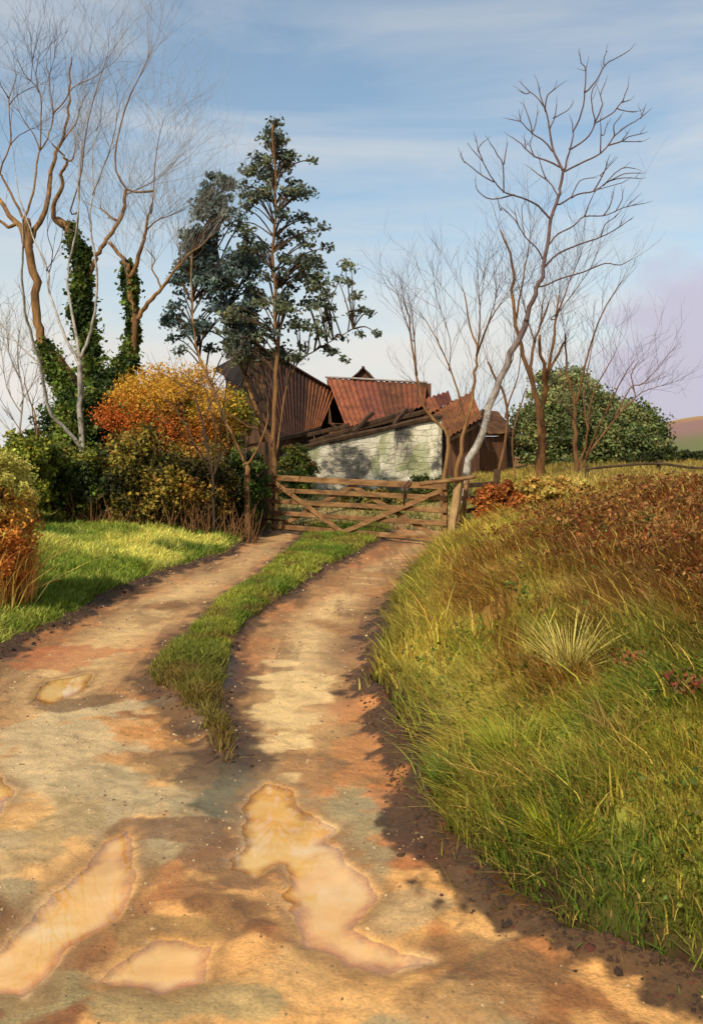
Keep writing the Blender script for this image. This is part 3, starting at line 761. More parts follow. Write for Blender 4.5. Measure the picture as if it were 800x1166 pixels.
def tree(name, label, cat, Y, limbs, bark, twig_mat, group=None, spread=.55, ntw=3, twl=.55, twd=1, thin_r=.016, wr=.0055, seed=1):
    """limbs: (list of photo points, start radius px, end radius px); the first is the trunk"""
    random.seed(seed)
    s = Y / F
    placed = []          # (px,py,Y)
    trunk = MB(); tw = MB()
    root = None; polys = []
    for li, (pp, r0, r1) in enumerate(limbs):
        if placed and li > 0:
            near = min(placed, key=lambda q: (q[0] - pp[0][0]) ** 2 + (q[1] - pp[0][1]) ** 2)
            y0 = near[2]
            dj = math.hypot(near[0] - pp[0][0], near[1] - pp[0][1])
            if r0 > 0 and dj > 1.2: pp = [(near[0], near[1])] + list(pp)
        else: y0 = Y
        slope = random.uniform(-spread, spread) if li > 0 else random.uniform(-.08, .08)
        pts = []; acc = 0; last = None
        for p in pp:
            if last is not None: acc += math.hypot(p[0] - last[0], p[1] - last[1]) * s
            last = p
            yy = y0 + slope * acc
            placed.append((p[0], p[1], yy)); pts.append(W(p[0], p[1], yy))
        if len(pp) > 1:   # denser guesses for joints
            for a, b in zip(range(len(pp) - 1), range(1, len(pp))):
                for t in (.25, .5, .75):
                    ya = y0; placed.append((pp[a][0] * (1 - t) + pp[b][0] * t, pp[a][1] * (1 - t) + pp[b][1] * t, (pts[a].y * (1 - t) + pts[b].y * t)))
        if li == 0 or r0 < 0:
            b = pts[0]; g = gz(b.x, b.y)
            if b.z > g - .1:
                pts.insert(0, Vector((b.x + random.uniform(-.03, .03), b.y, g - .15)))
            if root is None: root = Vector((b.x, b.y, g))
        r0 = abs(r0)
        sp = smooth(pts, 3)
        n = len(sp)
        for i in range(1, n - 1):
            sp[i] += Vector((random.gauss(0, 1), random.gauss(0, 1), 0)) * .25 * s * r0
        rad = [(r0 + (r1 - r0) * (i / (n - 1)) ** .8) * s for i in range(n)]
        if li == 0: rad[0] *= 1.35
        polys.append((sp, rad))
        (trunk if r0 * s > thin_r or li == 0 else tw).tube(sp, rad, 8 if r0 * s > .05 else 5)
    for sp, rad in polys:
        n = len(sp)
        for k in range(ntw):
            i = random.randrange(max(1, int(n * .45)), n)
            if rad[i] > .06: continue
            d = (sp[i] - sp[i - 1]).normalized()
            d = (d + Vector((random.gauss(0, .45), random.gauss(0, .45), random.gauss(.15, .25))))
            twig_spray(tw, sp[i], d, twl * random.uniform(.5, 1.3), min(wr, rad[i] * .8), twd)
        d = (sp[-1] - sp[-2])
        if ntw: twig_spray(tw, sp[-1], d, twl * random.uniform(.4, .9), min(wr, rad[-1]), twd)
    t = thing(name, root, label, cat, group)
    trunk.build('trunk', bark, t, True)
    if tw.v: tw.build('twigs', twig_mat, t, True)
    return t, polys

def ivy(parent, path, n, cols, size=.085):
    """path: (px, py, half width px, Y)"""
    P = []
    for k in range(n):
        i = RNG.integers(0, len(path) - 1); t = RNG.random()
        a, b = path[i], path[i + 1]
        px, py, w, Yy = [a[j] * (1 - t) + b[j] * t for j in range(4)]
        c = W(px, py, Yy); rr = w * Yy / F * (.55 + .9 * float(vnoise(py * .09 + i, Yy * 7 + px * .02, 77)))
        d = RNG.normal(size=3); d /= np.linalg.norm(d); d *= RNG.random() ** .6 * (1.0 if RNG.random() > .1 else 1.6)
        P.append((c.x + d[0] * rr, c.y + d[1] * rr, c.z + d[2] * rr * 1.1))
    P = np.array(P); n = len(P)
    k = fbm(P[:, 0] * 4 + P[:, 1] * 3, P[:, 2] * 4, 301)
    c = mixc(np.array(cols[0]), np.array(cols[1]), sstep(.4, .62, k))
    return leaves('ivy', P, size, vary(c, n, .28, .12), LEAF, parent, .8)

IVYC = [lin(50, 64, 26), lin(98, 112, 44)]

# --- left group
t, _ = tree('bare_tree', 'tall ochre barked bare tree leaning at the far left with ivy only round its foot', 'tree', 19.5, [
    (Z2([(250, 640), (215, 480), (150, 400), (121, 350), (118, 290), (104, 190), (92, 110), (85, 60), (80, 0)]), 5.5, 4.5),
    (Z1([(80, 745), (68, 700), (30, 655), (0, 605), (-60, 560), (-110, 430)]), 4.5, 1.5),
    (Z1([(25, 690), (0, 670), (-50, 655), (-110, 600)]), 2.5, 1),
    (Z1([(90, 745), (105, 700), (130, 660), (148, 590), (152, 540), (165, 480), (182, 440), (200, 390), (210, 330), (213, 250), (217, 175)]), 4.2, .8),
    (Z1([(182, 440), (212, 400), (235, 365), (245, 325), (256, 300)]), 1.3, .5),
    (Z1([(75, 670), (45, 610), (10, 540), (2, 520), (30, 440), (32, 370), (28, 300), (50, 230)]), 1.8, .5),
    (Z1([(75, 665), (92, 620), (105, 570), (112, 500), (122, 460), (140, 430), (156, 390), (162, 330), (150, 250), (142, 190)]), 1.7, .5),
    (Z1([(122, 460), (105, 410), (75, 370), (55, 330)]), .9, .4),
    (Z1([(122, 450), (125, 380), (125, 300), (108, 260), (75, 225), (55, 180)]), 1.0, .4),
    (Z1([(118, 280), (110, 225), (120, 165)]), .8, .3), (Z1([(95, 240), (100, 180)]), .7, .3), (Z1([(150, 230), (165, 180)]), .7, .3),
    (Z1([(162, 345), (195, 310), (220, 268), (265, 245), (300, 225), (322, 203)]), 1.0, .4),
    (Z1([(32, 440), (60, 410), (110, 385)]), .8, .3), (Z1([(30, 300), (10, 270), (0, 250)]), .8, .3), (Z1([(28, 320), (52, 290), (90, 270)]), .8, .3),
], BARK_OCHRE, TWIG, 'bare trees on the left', ntw=6, twl=.9, twd=2, wr=.0045, seed=11)
ivy(t, [(48, 388, 7, 19.5), (62, 420, 13, 19.4), (78, 450, 16, 19.3), (92, 490, 20, 19.2)], 4200, IVYC)

t, _ = tree('bare_tree', 'bare tree with the tallest dark ivy column, twisted stub at its top', 'tree', 19.0, [
    (Z2([(285, 720), (278, 560), (268, 450), (252, 300), (248, 200), (243, 130), (225, 60), (205, 20), (175, 0)]), 6, 4),
    (Z1([(190, 685), (165, 660), (168, 610), (192, 565), (183, 530), (198, 505), (205, 488), (185, 465), (158, 435)]), 3.6, .8),
    (Z1([(205, 490), (222, 482), (230, 435)]), 1.2, .5),
    (Z2([(262, 190), (285, 130), (300, 100), (325, 60), (350, 28)]) + Z1([(375, 640), (380, 600), (386, 573)]), 3.4, 1.8),
    (Z1([(384, 590), (425, 572), (468, 550)]), 1.1, .4), (Z1([(350, 668), (325, 650), (305, 628)]), 2.4, .6),
    (Z1([(235, 690), (240, 600), (245, 520), (250, 430)]), 1.2, .4),
    (Z1([(215, 640), (250, 520), (262, 400), (300, 250), (330, 160)]), 1.2, .3),
], BARK_OCHRE, TWIG_GREY, 'bare trees on the left', ntw=12, twl=1.5, twd=3, wr=.0045, seed=12)
ivy(t, [(80, 258, 6, 19), (85, 275, 9, 19), (93, 295, 14, 19), (94, 325, 15, 19), (92, 350, 17, 19), (97, 372, 15, 19), (103, 400, 15, 18.9), (108, 440, 22, 18.8), (110, 490, 34, 18.6), (110, 530, 40, 18.4)], 13000, IVYC)

t, _ = tree('bare_tree', 'ivy wrapped bare tree with a long limb reaching right into the dark evergreen', 'tree', 18.6, [
    (Z2([(330, 700), (355, 520), (400, 400), (408, 300), (398, 210), (388, 150), (375, 120), (330, 68)]), 5.5, 1.8),
    (Z2([(400, 170), (425, 110), (435, 60)]) + Z1([(442, 700), (448, 660), (462, 618)]), 3.4, 1.0),
    (Z1([(448, 695), (475, 670), (515, 655), (560, 635)]), 1.3, .4),
    (Z2([(410, 310), (432, 280), (465, 240), (492, 208), (520, 170), (560, 118), (600, 85), (645, 45)]), 3.6, .7),
    (Z2([(490, 208), (478, 180), (462, 150), (470, 120), (446, 90)]), 1.3, .5), (Z2([(540, 140), (548, 105), (538, 78)]), 1.2, .5),
    (Z1([(462, 640), (470, 520), (480, 430), (495, 370)]), 1.0, .3), (Z1([(385, 575), (350, 480), (380, 330), (440, 200), (452, 155)]), 1.5, .4),
], BARK_OCHRE, TWIG_GREY, 'bare trees on the left', ntw=12, twl=1.5, twd=3, wr=.0045, seed=13)
ivy(t, [(144, 300, 6, 18.6), (148, 320, 10, 18.6), (150, 350, 11, 18.6), (152, 380, 11, 18.6), (148, 405, 14, 18.6), (138, 430, 20, 18.5), (130, 470, 26, 18.4), (125, 520, 40, 18.2)], 11000, IVYC)

tree('birch_tree', 'slender pale stemmed tree forking low in front of the ivy column', 'tree', 17.4, [
    (Z2([(250, 760), (250, 720), (246, 600), (242, 500), (240, 430)]), 4.2, 3),
    (Z2([(240, 435), (215, 390), (188, 335), (165, 270), (150, 215), (145, 155), (110, 75), (85, 0)]) + Z1([(60, 600), (45, 500)]), 2.2, .5),
    (Z2([(242, 430), (235, 370), (218, 280), (206, 190), (215, 110), (228, 50)]) + Z1([(238, 640), (238, 560), (248, 430)]), 2.2, .4),
    (Z2([(244, 420), (262, 380), (285, 310), (296, 210), (288, 120), (278, 40)]) + Z1([(275, 640), (282, 590), (280, 500), (292, 400)]), 2.3, .4),
    (Z1([(284, 585), (310, 520), (335, 450), (350, 390), (356, 325)]), 1.3, .4),
    (Z2([(250, 695), (205, 640), (160, 595), (140, 530), (122, 445), (100, 360), (76, 280), (68, 180), (72, 100), (70, 0)]) + Z1([(72, 670)]), 2.8, .8),
    (Z2([(122, 440), (90, 410), (50, 370), (0, 310), (-30, 270)]), 1.2, .5),
    (Z2([(145, 150), (175, 100), (190, 50)]), .9, .3), (Z2([(150, 160), (160, 100), (145, 40), (155, 0)]), .9, .3),
], BARK_PALE, TWIG, None, ntw=3, twl=.7, twd=1, seed=14)

tree('bare_sapling', 'thin bare brown sapling rising from the bushes at the left edge', 'sapling', 14.5, [
    (Z2([(100, 760), (112, 680), (108, 600), (92, 550), (75, 480)]), 2.0, .5),
    (Z2([(100, 730), (75, 670), (55, 630), (20, 575)]), 1.2, .4), (Z2([(108, 640), (98, 570), (110, 530)]), .8, .3),
    (Z2([(80, 680), (60, 690), (40, 655)]), .7, .3),
], BARK_OCHRE, TWIG, None, ntw=3, twl=.4, seed=15)

tree('bare_tree', 'grey twiggy bare tree far behind the left edge of the hedge', 'tree', 27, [
    ([(20, 560), (22, 500), (26, 450), (20, 410), (24, 370)], 1.8, .5), ([(24, 460), (40, 430), (45, 400)], 1.0, .4), ([(24, 470), (8, 440), (2, 400)], 1.0, .4),
    ([(23, 430), (10, 400), (8, 370)], .8, .3), ([(28, 490), (50, 460), (58, 420)], .8, .3), ([(22, 500), (-5, 470), (-15, 430)], 1., .3),
], TWIG_GREY, TWIG_GREY, None, ntw=8, twl=1.2, twd=2, wr=.009, seed=16)

# --- middle saplings in the hedge
tree('hedge_sapling', 'dark many stemmed bare sapling in the hedge below the orange bush', 'sapling', 15.2, [
    (Z2([(648, 830), (645, 770), (630, 690), (612, 610), (596, 540)]), 2.2, .6),
    (Z2([(640, 770), (610, 710), (570, 670), (520, 620), (500, 600)]), 1.5, .4), (Z2([(650, 780), (655, 700), (650, 620), (625, 520), (600, 500)]), 1.6, .5),
    (Z2([(652, 770), (670, 690), (668, 620), (688, 520), (690, 470)]), 1.5, .4), (Z2([(650, 760), (690, 690), (690, 640), (660, 560)]), 1.3, .4),
    (Z2([(640, 740), (618, 640), (640, 560), (680, 485)]), 1.3, .5), (Z2([(600, 700), (560, 620), (520, 560)]), 1.0, .4),
    (Z2([(628, 660), (600, 560), (555, 510), (480, 460)]), 1.0, .3),
], BARK_DARK, TWIG, None, ntw=3, twl=.5, seed=17)

tree('hedge_sapling', 'golden barked forked sapling beside the left gate post', 'sapling', 16.0, [
    (Z2([(752, 800), (752, 770), (745, 738)]), 3.6, 3),
    (Z2([(745, 742), (722, 690), (700, 640), (672, 580), (650, 530), (622, 460), (600, 400), (588, 330), (584, 220), (580, 110)]), 2.3, .7),
    (Z2([(750, 742), (775, 710), (800, 655), (815, 600), (812, 560)]), 1.9, .6), (Z2([(690, 590), (740, 620), (790, 640)]), 1.4, .6), (Z2([(660, 540), (630, 480), (560, 520)]), .9, .4),
    (Z2([(640, 510), (665, 480), (690, 440)]), .9, .4),
], BARK_OCHRE, TWIG, None, ntw=2, twl=.5, seed=18)

# --- the two tall dark evergreens in front of the barn
def evergreen(name, label, Y, limbs, prof, n_cl, extra, cols, seed, lean=0, ymax=410, group='dark evergreens by the barn'):
    """prof: (py, left px, right px) silhouette of the crown"""
    t, polys = tree(name, label, 'tree', Y, limbs, BARK_OCHRE, BARK_DARK, group, ntw=0, seed=seed)
    random.seed(seed); s = Y / F
    pys = [p[0] for p in prof]; lo = [p[1] for p in prof]; hi = [p[2] for p in prof]
    cl = []; tries = 0
    while len(cl) < n_cl and tries < 20000:
        tries += 1
        py = random.uniform(pys[0], pys[-1]); a = np.interp(py, pys, lo); b = np.interp(py, pys, hi)
        if random.random() > (b - a) / 190 + .12: continue
        px = random.uniform(a, b); c = (a + b) / 2; hw = (b - a) / 2
        if float(fbm(px * .04, py * .055, 400 + seed)) < (.43 if seed == 21 else .40) + .08 * random.random(): continue
        dmax = math.sqrt(max(0, 1 - ((px - c) / hw) ** 2)) * hw * s
        cl.append((px, py, Y + random.uniform(-1, 1) * dmax, random.uniform(.6, 1.25)))
    for e in extra: cl.append((e[0], e[1], Y + random.uniform(-.4, .4), e[2]))
    P = []; K = []
    br = MB()
    stem = polys[0][0] + (polys[1][0] if len(polys) > 1 else [])
    for (px, py, yy, k) in cl:
        c = W(px, py, yy)
        sp = min(stem, key=lambda q: (q - c - Vector((0, 0, -.5))).length)
        mid = sp.lerp(c, .55) + Vector((0, 0, .10))
        br.tube(smooth([sp, mid, c], 3), [.022, .02, .018, .016, .013, .010, .006], 4, False)
        m = int(52 * k)
        q = ball(m, .7) * np.array([.25 * k, .25 * k, .15 * k])
        out = np.array([c.x - sp.x, c.y - sp.y, 0]); L = np.linalg.norm(out) + 1e-6
        q[:, 2] += -.12 * (q[:, :2] @ (out[:2] / L))
        P.append(np.array(c) + q); K.append(np.full(m, random.random()))
    P = np.concatenate(P); K = np.concatenate(K); n = len(P)
    c = mixc(np.array(cols[0]), np.array(cols[1]), K)
    br.build('branches', BARK_DARK, t, True)
    leaves('crown', P, .095, vary(c, n, .25, .08), LEAF, t, .6)
    return t
evergreen('evergreen_tree', 'tallest dark evergreen with an open pointed crown and straight ochre stem before the barn', 18.3, [
    (Z4([(222, 470), (218, 400), (215, 300), (224, 150), (228, 30)]) + Z3([(356, 690), (352, 560), (350, 400), (358, 300), (354, 180), (348, 60)]), 3.6, 1.0),
    (Z4([(222, 400), (235, 330), (250, 220), (285, 120), (340, 80), (400, 45), (458, 12)]), 1.5, .5),
    (Z4([(215, 345), (190, 330), (130, 295), (60, 260)]), 1.5, .6),
    (Z3([(520, 700), (520, 620), (545, 540), (560, 500)]), 1.0, .5),
], [(138, 306, 316), (165, 300, 322), (185, 282, 335), (215, 275, 345), (245, 270, 352), (265, 262, 345), (300, 262, 365), (335, 255, 372), (370, 256, 372), (400, 262, 352), (412, 270, 340)], 135, [
    (343, 222, 1.0), (352, 219, .9), (338, 217, .8), (374, 282, .8), (392, 301, .9), (400, 304, .8), (368, 258, .7), (395, 321, .8), (404, 338, 1.0), (372, 335, .9), (371, 362, 1.1), (375, 350, .8), (366, 378, .6), (421, 356, .7),
    (400, 358, .8), (390, 385, .7), (411, 380, .7), (428, 380, .6), (372, 398, .9), (362, 303, 1), (355, 265, .9), (346, 300, .9), (350, 250, .8), (355, 182, .6), (330, 180, .6), (285, 195, .6), (412, 352, .7), (384, 318, .8), (380, 400, .8), (392, 410, .7), (360, 345, .9), (262, 395, 1), (278, 405, .9), (290, 390, 1), (300, 405, .9), (322, 395, 1), (335, 405, .9), (270, 350, 1), (282, 365, 1), (295, 345, 1), (325, 350, 1), (340, 370, 1), (345, 395, .9), (265, 325, .9), (285, 325, 1), (330, 325, 1), (300, 370, 1), (255, 375, .9), (312, 380, 1)],
    [lin(70, 80, 72), lin(118, 120, 88)], 21)
evergreen('evergreen_tree', 'shorter dark evergreen with a dense crown left of the barn roof', 19.0, [
    (Z4([(200, 440), (185, 330), (162, 250), (130, 160), (85, 50)]) + Z3([(235, 750), (205, 620), (185, 480), (172, 360), (156, 285), (165, 250)]), 3.2, .9),
    (Z2([(640, 700), (690, 640), (640, 500), (610, 420)]) + Z3([(130, 790), (110, 700), (102, 600), (104, 450)]), 1.8, .6),
], [(198, 240, 262), (215, 232, 262), (235, 226, 270), (265, 216, 288), (300, 204, 296), (335, 196, 300), (365, 190, 302), (390, 196, 292), (404, 206, 272)], 290, [(196, 385, .9), (205, 398, .9), (188, 360, .8), (210, 380, .9), (200, 320, .8), (206, 335, .9), (215, 300, .8), (262, 330, 1), (268, 360, 1), (258, 300, .9), (192, 370, .9), (196, 350, .9), (222, 265, .8), (252, 202, .6), (246, 208, .7)], [lin(70, 86, 84), lin(108, 120, 110)], 22)

# --- right group
tall = [(Z5([(215, 580), (222, 550), (255, 460), (290, 360), (325, 265), (360, 195), (366, 178)]), 5.0, 3.0), (Z5([(366, 180), (374, 150), (388, 105)]) + Z6([(308, 770), (318, 730), (330, 640), (338, 580), (362, 520), (368, 480), (375, 440)]), 2.9, 1.5)]
for L, a in [
    ([(375, 440), (350, 390), (335, 330), (330, 290), (320, 250), (300, 220), (275, 200), (250, 175)], 1.4), ([(320, 250), (328, 210), (345, 195), (362, 180)], .8),
    ([(322, 260), (308, 215), (298, 170)], .8), ([(335, 310), (350, 275), (355, 238)], .8), ([(348, 278), (378, 262), (396, 248)], .8), ([(275, 200), (262, 205), (247, 196)], .6),
    ([(368, 428), (330, 410), (290, 395), (262, 372), (240, 350), (215, 335)], 1.1), ([(288, 395), (275, 365), (280, 340)], .7), ([(262, 372), (258, 345)], .6),
    ([(345, 382), (320, 352), (282, 326), (262, 305), (246, 290), (212, 282)], 1.1), ([(282, 326), (272, 280), (256, 238)], .8), ([(286, 315), (294, 285), (298, 255)], .7), ([(246, 290), (242, 265)], .6),
    ([(378, 440), (392, 385), (405, 330), (400, 285)], 1.2), ([(400, 372), (440, 345), (470, 300), (462, 240), (462, 200), (475, 175)], 1.1),
    ([(408, 315), (432, 260), (442, 195), (443, 130), (430, 110), (426, 82)], 1.0), ([(444, 200), (475, 165), (505, 115), (540, 95), (577, 72)], 1.0), ([(500, 120), (498, 100), (506, 78)], .7), ([(443, 135), (447, 118)], .6),
    ([(470, 298), (485, 262), (495, 235), (488, 210), (502, 172)], .9), ([(472, 294), (520, 268), (545, 240), (560, 215), (573, 178)], .9), ([(540, 250), (570, 258), (598, 258)], .7), ([(550, 232), (575, 225)], .6),
    ([(385, 438), (440, 410), (490, 385), (530, 335), (570, 302), (600, 285), (628, 262)], 1.2), ([(530, 335), (530, 300), (545, 280)], .8), ([(488, 386), (490, 340), (488, 292)], .8), ([(610, 280), (622, 248)], .6), ([(498, 330), (508, 300)], .6),
    ([(510, 362), (555, 348), (575, 335), (618, 325)], .9), ([(558, 350), (610, 350)], .7), ([(555, 345), (572, 322)], .6),
    ([(365, 540), (420, 510), (470, 500), (515, 470), (560, 460), (605, 462)], 1.1), ([(400, 518), (425, 470), (462, 460)], .8), ([(468, 500), (500, 440), (512, 402)], .9), ([(500, 480), (550, 432), (592, 432)], .8), ([(490, 450), (528, 410)], .6), ([(515, 470), (560, 448), (608, 446)], .6), ([(450, 505), (500, 490), (555, 475)], .6),
    ([(335, 660), (360, 630), (410, 605), (440, 577), (500, 575), (560, 550), (618, 538)], 1.1), ([(440, 577), (452, 545), (466, 512)], .8), ([(498, 574), (520, 540), (528, 502)], .8), ([(535, 560), (552, 530), (556, 508)], .7), ([(570, 545), (592, 525)], .6),
    ([(318, 730), (360, 690), (430, 660), (490, 640), (540, 612), (582, 585)], 1.2), ([(490, 640), (500, 605), (528, 582)], .7), ([(545, 610), (552, 590)], .5),
    ([(310, 790), (370, 765), (440, 745), (500, 720), (545, 725), (578, 710)], 1.1), ([(440, 745), (470, 730)], .6),
    ([(335, 585), (300, 545), (250, 520), (200, 505), (165, 470), (130, 410), (100, 375)], 1.3), ([(195, 500), (192, 420), (172, 385), (152, 350)], .9), ([(195, 420), (205, 360)], .7), ([(160, 470), (112, 440), (70, 405)], .9), ([(220, 512), (160, 525), (120, 505), (110, 478)], .9), ([(130, 405), (118, 370), (137, 348)], .7), ([(75, 412), (68, 395)], .5), ([(118, 380), (112, 345)], .5),
    ([(315, 712), (300, 680), (260, 640), (230, 590), (190, 550)], 1.1), ([(238, 602), (228, 560)], .7), ([(258, 635), (252, 590), (250, 550)], .7), ([(185, 560), (180, 540)], .6),
    ([(360, 515), (330, 470), (300, 450), (278, 432)], 1.0), ([(322, 462), (310, 430), (305, 410)], .7)]:
    tall.append((Z6(L), a * 1.15, .45))
tree('bare_tree', 'tallest bare tree on the right, pale leaning trunk and wide fine crown', 'tree', 20.5, tall, BARK_BIRCH, TWIG, 'bare trees on the right', spread=.35, ntw=1, twl=.28, twd=0, thin_r=.3, wr=.008, seed=31)

tree('bare_tree', 'stout brown twin trunked bare tree right of the pale leaning tree', 'tree', 22.5, [
    (Z5([(393, 575), (393, 548), (396, 470), (390, 380), (365, 290), (347, 225), (334, 135), (337, 60), (318, 0), (300, -40)]), 4.6, .9),
    (Z5([(406, 570), (406, 480), (405, 400), (412, 330), (400, 270), (398, 220)]), -4.0, 1.4),
    (Z5([(388, 370), (375, 300), (385, 240), (400, 195), (420, 140)]), 2.6, 1.0), (Z5([(406, 375), (425, 300), (450, 255), (462, 225)]), 2.4, .9), (Z5([(412, 330), (430, 240), (438, 180), (445, 120)]), 2.0, .8),
    (Z5([(340, 180), (352, 110), (366, 30), (375, -30)]), 1.4, .4), (Z5([(386, 240), (370, 190), (355, 130)]), 1.1, .4), (Z5([(400, 195), (405, 140)]), 1.1, .5),
    (Z5([(438, 180), (470, 90), (500, 20)]), 1.0, .4), (Z5([(425, 180), (455, 150), (520, 60)]), .9, .3),
], BARK_BROWN, TWIG, 'bare trees on the right', ntw=11, twl=1.3, twd=2, wr=.005, seed=32)
tree('bare_tree', 'many stemmed bare tree fanning out before the rounded green bushes', 'tree', 21.5, [
    (Z5([(486, 580), (486, 540), (485, 460), (485, 390), (468, 335), (462, 270), (460, 215)]), 3.4, .8),
    (Z5([(486, 395), (500, 330), (515, 270), (535, 210), (560, 150), (600, 85)]), 1.9, .5),
    (Z5([(490, 560), (508, 530), (540, 480), (580, 430), (605, 400), (632, 370), (622, 320), (640, 285)]), 1.9, .5),
    (Z5([(492, 540), (515, 470), (520, 400), (545, 330), (575, 280)]), 1.8, .5), (Z5([(510, 525), (545, 440), (570, 390), (592, 345), (612, 310)]), 1.4, .5),
    (Z5([(580, 430), (620, 350), (650, 340), (690, 300)]), 1.0, .4), (Z5([(515, 450), (505, 380), (515, 310), (530, 230)]), 1.2, .4), (Z5([(605, 400), (650, 360), (695, 345)]), .9, .3),
    (Z5([(486, 440), (470, 400), (440, 370)]), 1.0, .4),
], BARK_BROWN, TWIG, 'bare trees on the right', ntw=10, twl=1.0, twd=2, wr=.005, seed=33)
tree('bare_tree', 'thin dark curved bare tree between the leaning trunk and the green bush', 'tree', 24, [
    (Z5([(296, 575), (300, 540), (316, 460), (312, 370), (288, 322), (270, 285)]), 2.2, 1.2), (Z5([(314, 420), (330, 360), (345, 320), (352, 250)]), 1.4, .5), (Z5([(335, 560), (330, 480), (345, 410), (365, 350)]), -1.6, .6),
    (Z5([(300, 340), (330, 280), (335, 220)]), 1.0, .4),
], BARK_BROWN, TWIG, 'bare trees on the right', ntw=6, twl=.9, twd=2, seed=34)
tree('bare_tree', 'slim bare tree with two upright rods close to the right end of the barn', 'tree', 19.3, [
    (Z5([(160, 590), (166, 550), (172, 470), (135, 425), (110, 390), (96, 320), (82, 210), (62, 125)]), 3.2, .7), (Z5([(96, 320), (90, 230), (82, 150)]), 1.1, .4),
    (Z5([(172, 478), (192, 430), (205, 405)]), 1.4, .7), (Z5([(84, 230), (60, 160), (45, 110)]), .8, .3),
], BARK_OCHRE, TWIG, 'bare trees on the right', ntw=8, twl=.9, twd=2, wr=.005, seed=35)
tree('bare_tree', 'ochre barked forked bare tree just behind the right gate post', 'tree', 18.2, [
    (Z5([(192, 590), (198, 540), (215, 440), (232, 380), (240, 310), (243, 268), (228, 205), (212, 115)]), 3.4, .7), (Z5([(243, 270), (252, 180), (248, 108)]), 1.3, .4), (Z5([(244, 266), (270, 195), (295, 150), (322, 112)]), 1.4, .4),
    (Z5([(215, 440), (205, 390), (190, 340), (165, 272), (145, 230), (118, 185)]), 1.6, .4), (Z5([(225, 400), (245, 420), (260, 400)]), 1.0, .5), (Z5([(175, 300), (178, 230), (145, 130)]), .8, .3), (Z5([(270, 195), (290, 130), (292, 110)]), .8, .3),
], BARK_OCHRE, TWIG, 'bare trees on the right', ntw=10, twl=1.0, twd=2, wr=.005, seed=36)

# ------------------------------------------------------------------ bushes
def bush(name, label, cat, px, py, Y, rx, rz, ry, n_cl, per, size, colf, group=None, stems=7, mat=LEAF, squash=.75, seed=3):
    """a shrub: centre and half sizes (px across, px up) at distance Y; ry in metres; clumps over and inside the dome"""
    random.seed(seed)
    c = W(px, py, Y); ax = rx * Y / F; az = rz * Y / F
    g = gz(c.x, c.y)
    t = thing(name, (c.x, c.y, g), label, cat, group)
    P = []; K = []; st = MB(); cents = []
    for i in range(n_cl):
        d = RNG.normal(size=3); d /= np.linalg.norm(d); rr = (.55 + .45 * RNG.random()) if i % 3 else RNG.random() * .7
        p = np.array(c) + d * rr * np.array([ax, ry, az])
        if p[2] < g: p[2] = g + RNG.random() * .3
        k = RNG.uniform(.6, 1.35) * squash
        cr = .26 * min(ax, az, .9) / .6 * k
        m = int(per * k)
        q = ball(m, .55) * np.array([cr, cr, cr * .8]) + p
        q[:, 2] = np.maximum(q[:, 2], g + .02)
        P.append(q); K.append(np.full(m, RNG.random())); cents.append(p)
    P = np.concatenate(P); K = np.concatenate(K)
    for i in range(stems * 4):
        e = Vector(cents[random.randrange(len(cents))]); b = Vector((c.x + random.gauss(0, .12), c.y + random.gauss(0, .1), g - .1))
        st.tube(smooth([b, b.lerp(e, .5) + Vector((random.gauss(0, .05), 0, .08)), e], 3), [.022, .02, .018, .015, .012, .009, .005], 4, False)
    st.build('stems', BARK_DARK, t, True)
    leaves('foliage', P, size, colf(P, K, c, ax, az), mat, t, .65)
    return t

def three(c0, c1, c2):
    def f(P, K, c, ax, az):
        n = fbm(P[:, 0] * 1.6 + P[:, 2], P[:, 2] * 1.8 + P[:, 1], 321)
        return vary(mixc(mixc(np.array(c0), np.array(c1), sstep(.3, .75, K)), np.array(c2), sstep(.55, .66, n + (K - .5) * .15) * .85), len(P), .25, .1)
    return f
def two(c0, c1, amt=.25):
    return lambda P, K, c, ax, az: vary(mixc(np.array(c0), np.array(c1), K), len(P), amt, .1)
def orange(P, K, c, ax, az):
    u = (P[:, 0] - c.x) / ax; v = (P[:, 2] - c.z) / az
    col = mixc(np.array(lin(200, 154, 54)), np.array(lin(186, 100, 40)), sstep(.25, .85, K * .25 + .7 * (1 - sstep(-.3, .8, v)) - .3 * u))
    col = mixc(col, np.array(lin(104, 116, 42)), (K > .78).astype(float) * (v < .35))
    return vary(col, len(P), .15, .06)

bush('autumn_bush', 'rounded orange and golden autumn bush behind the hedge', 'bush', 196, 478, 17.6, 78, 62, 1.0, 380, 230, .045, orange, squash=.85, seed=41)
bush('shrub', 'yellow green shrub between the orange bush and the brown barn gable', 'shrub', 262, 480, 18.4, 26, 40, .5, 110, 110, .07, two(lin(150, 136, 54), lin(108, 116, 48)), seed=42)
DG = [lin(44, 50, 20), lin(104, 100, 36)]
bush('hedge_bush', 'dark green hedge bush at the foot of the pale forked tree', 'bush', 92, 552, 15.6, 66, 48, .7, 230, 120, .065, three(lin(40, 50, 20), lin(98, 106, 40), lin(140, 136, 52)), 'hedge bushes along the left verge', seed=43)
bush('hedge_bush', 'olive hedge bush under the left half of the orange bush', 'bush', 165, 548, 15.6, 52, 58, .7, 240, 120, .065, three(lin(46, 46, 20), lin(112, 100, 38), lin(150, 128, 52)), 'hedge bushes along the left verge', seed=44)
bush('hedge_bush', 'dark hedge bush round the many stemmed sapling', 'bush', 226, 552, 15.9, 44, 44, .7, 190, 120, .065, three(lin(44, 42, 20), lin(112, 98, 38), lin(166, 124, 50)), 'hedge bushes along the left verge', seed=45)
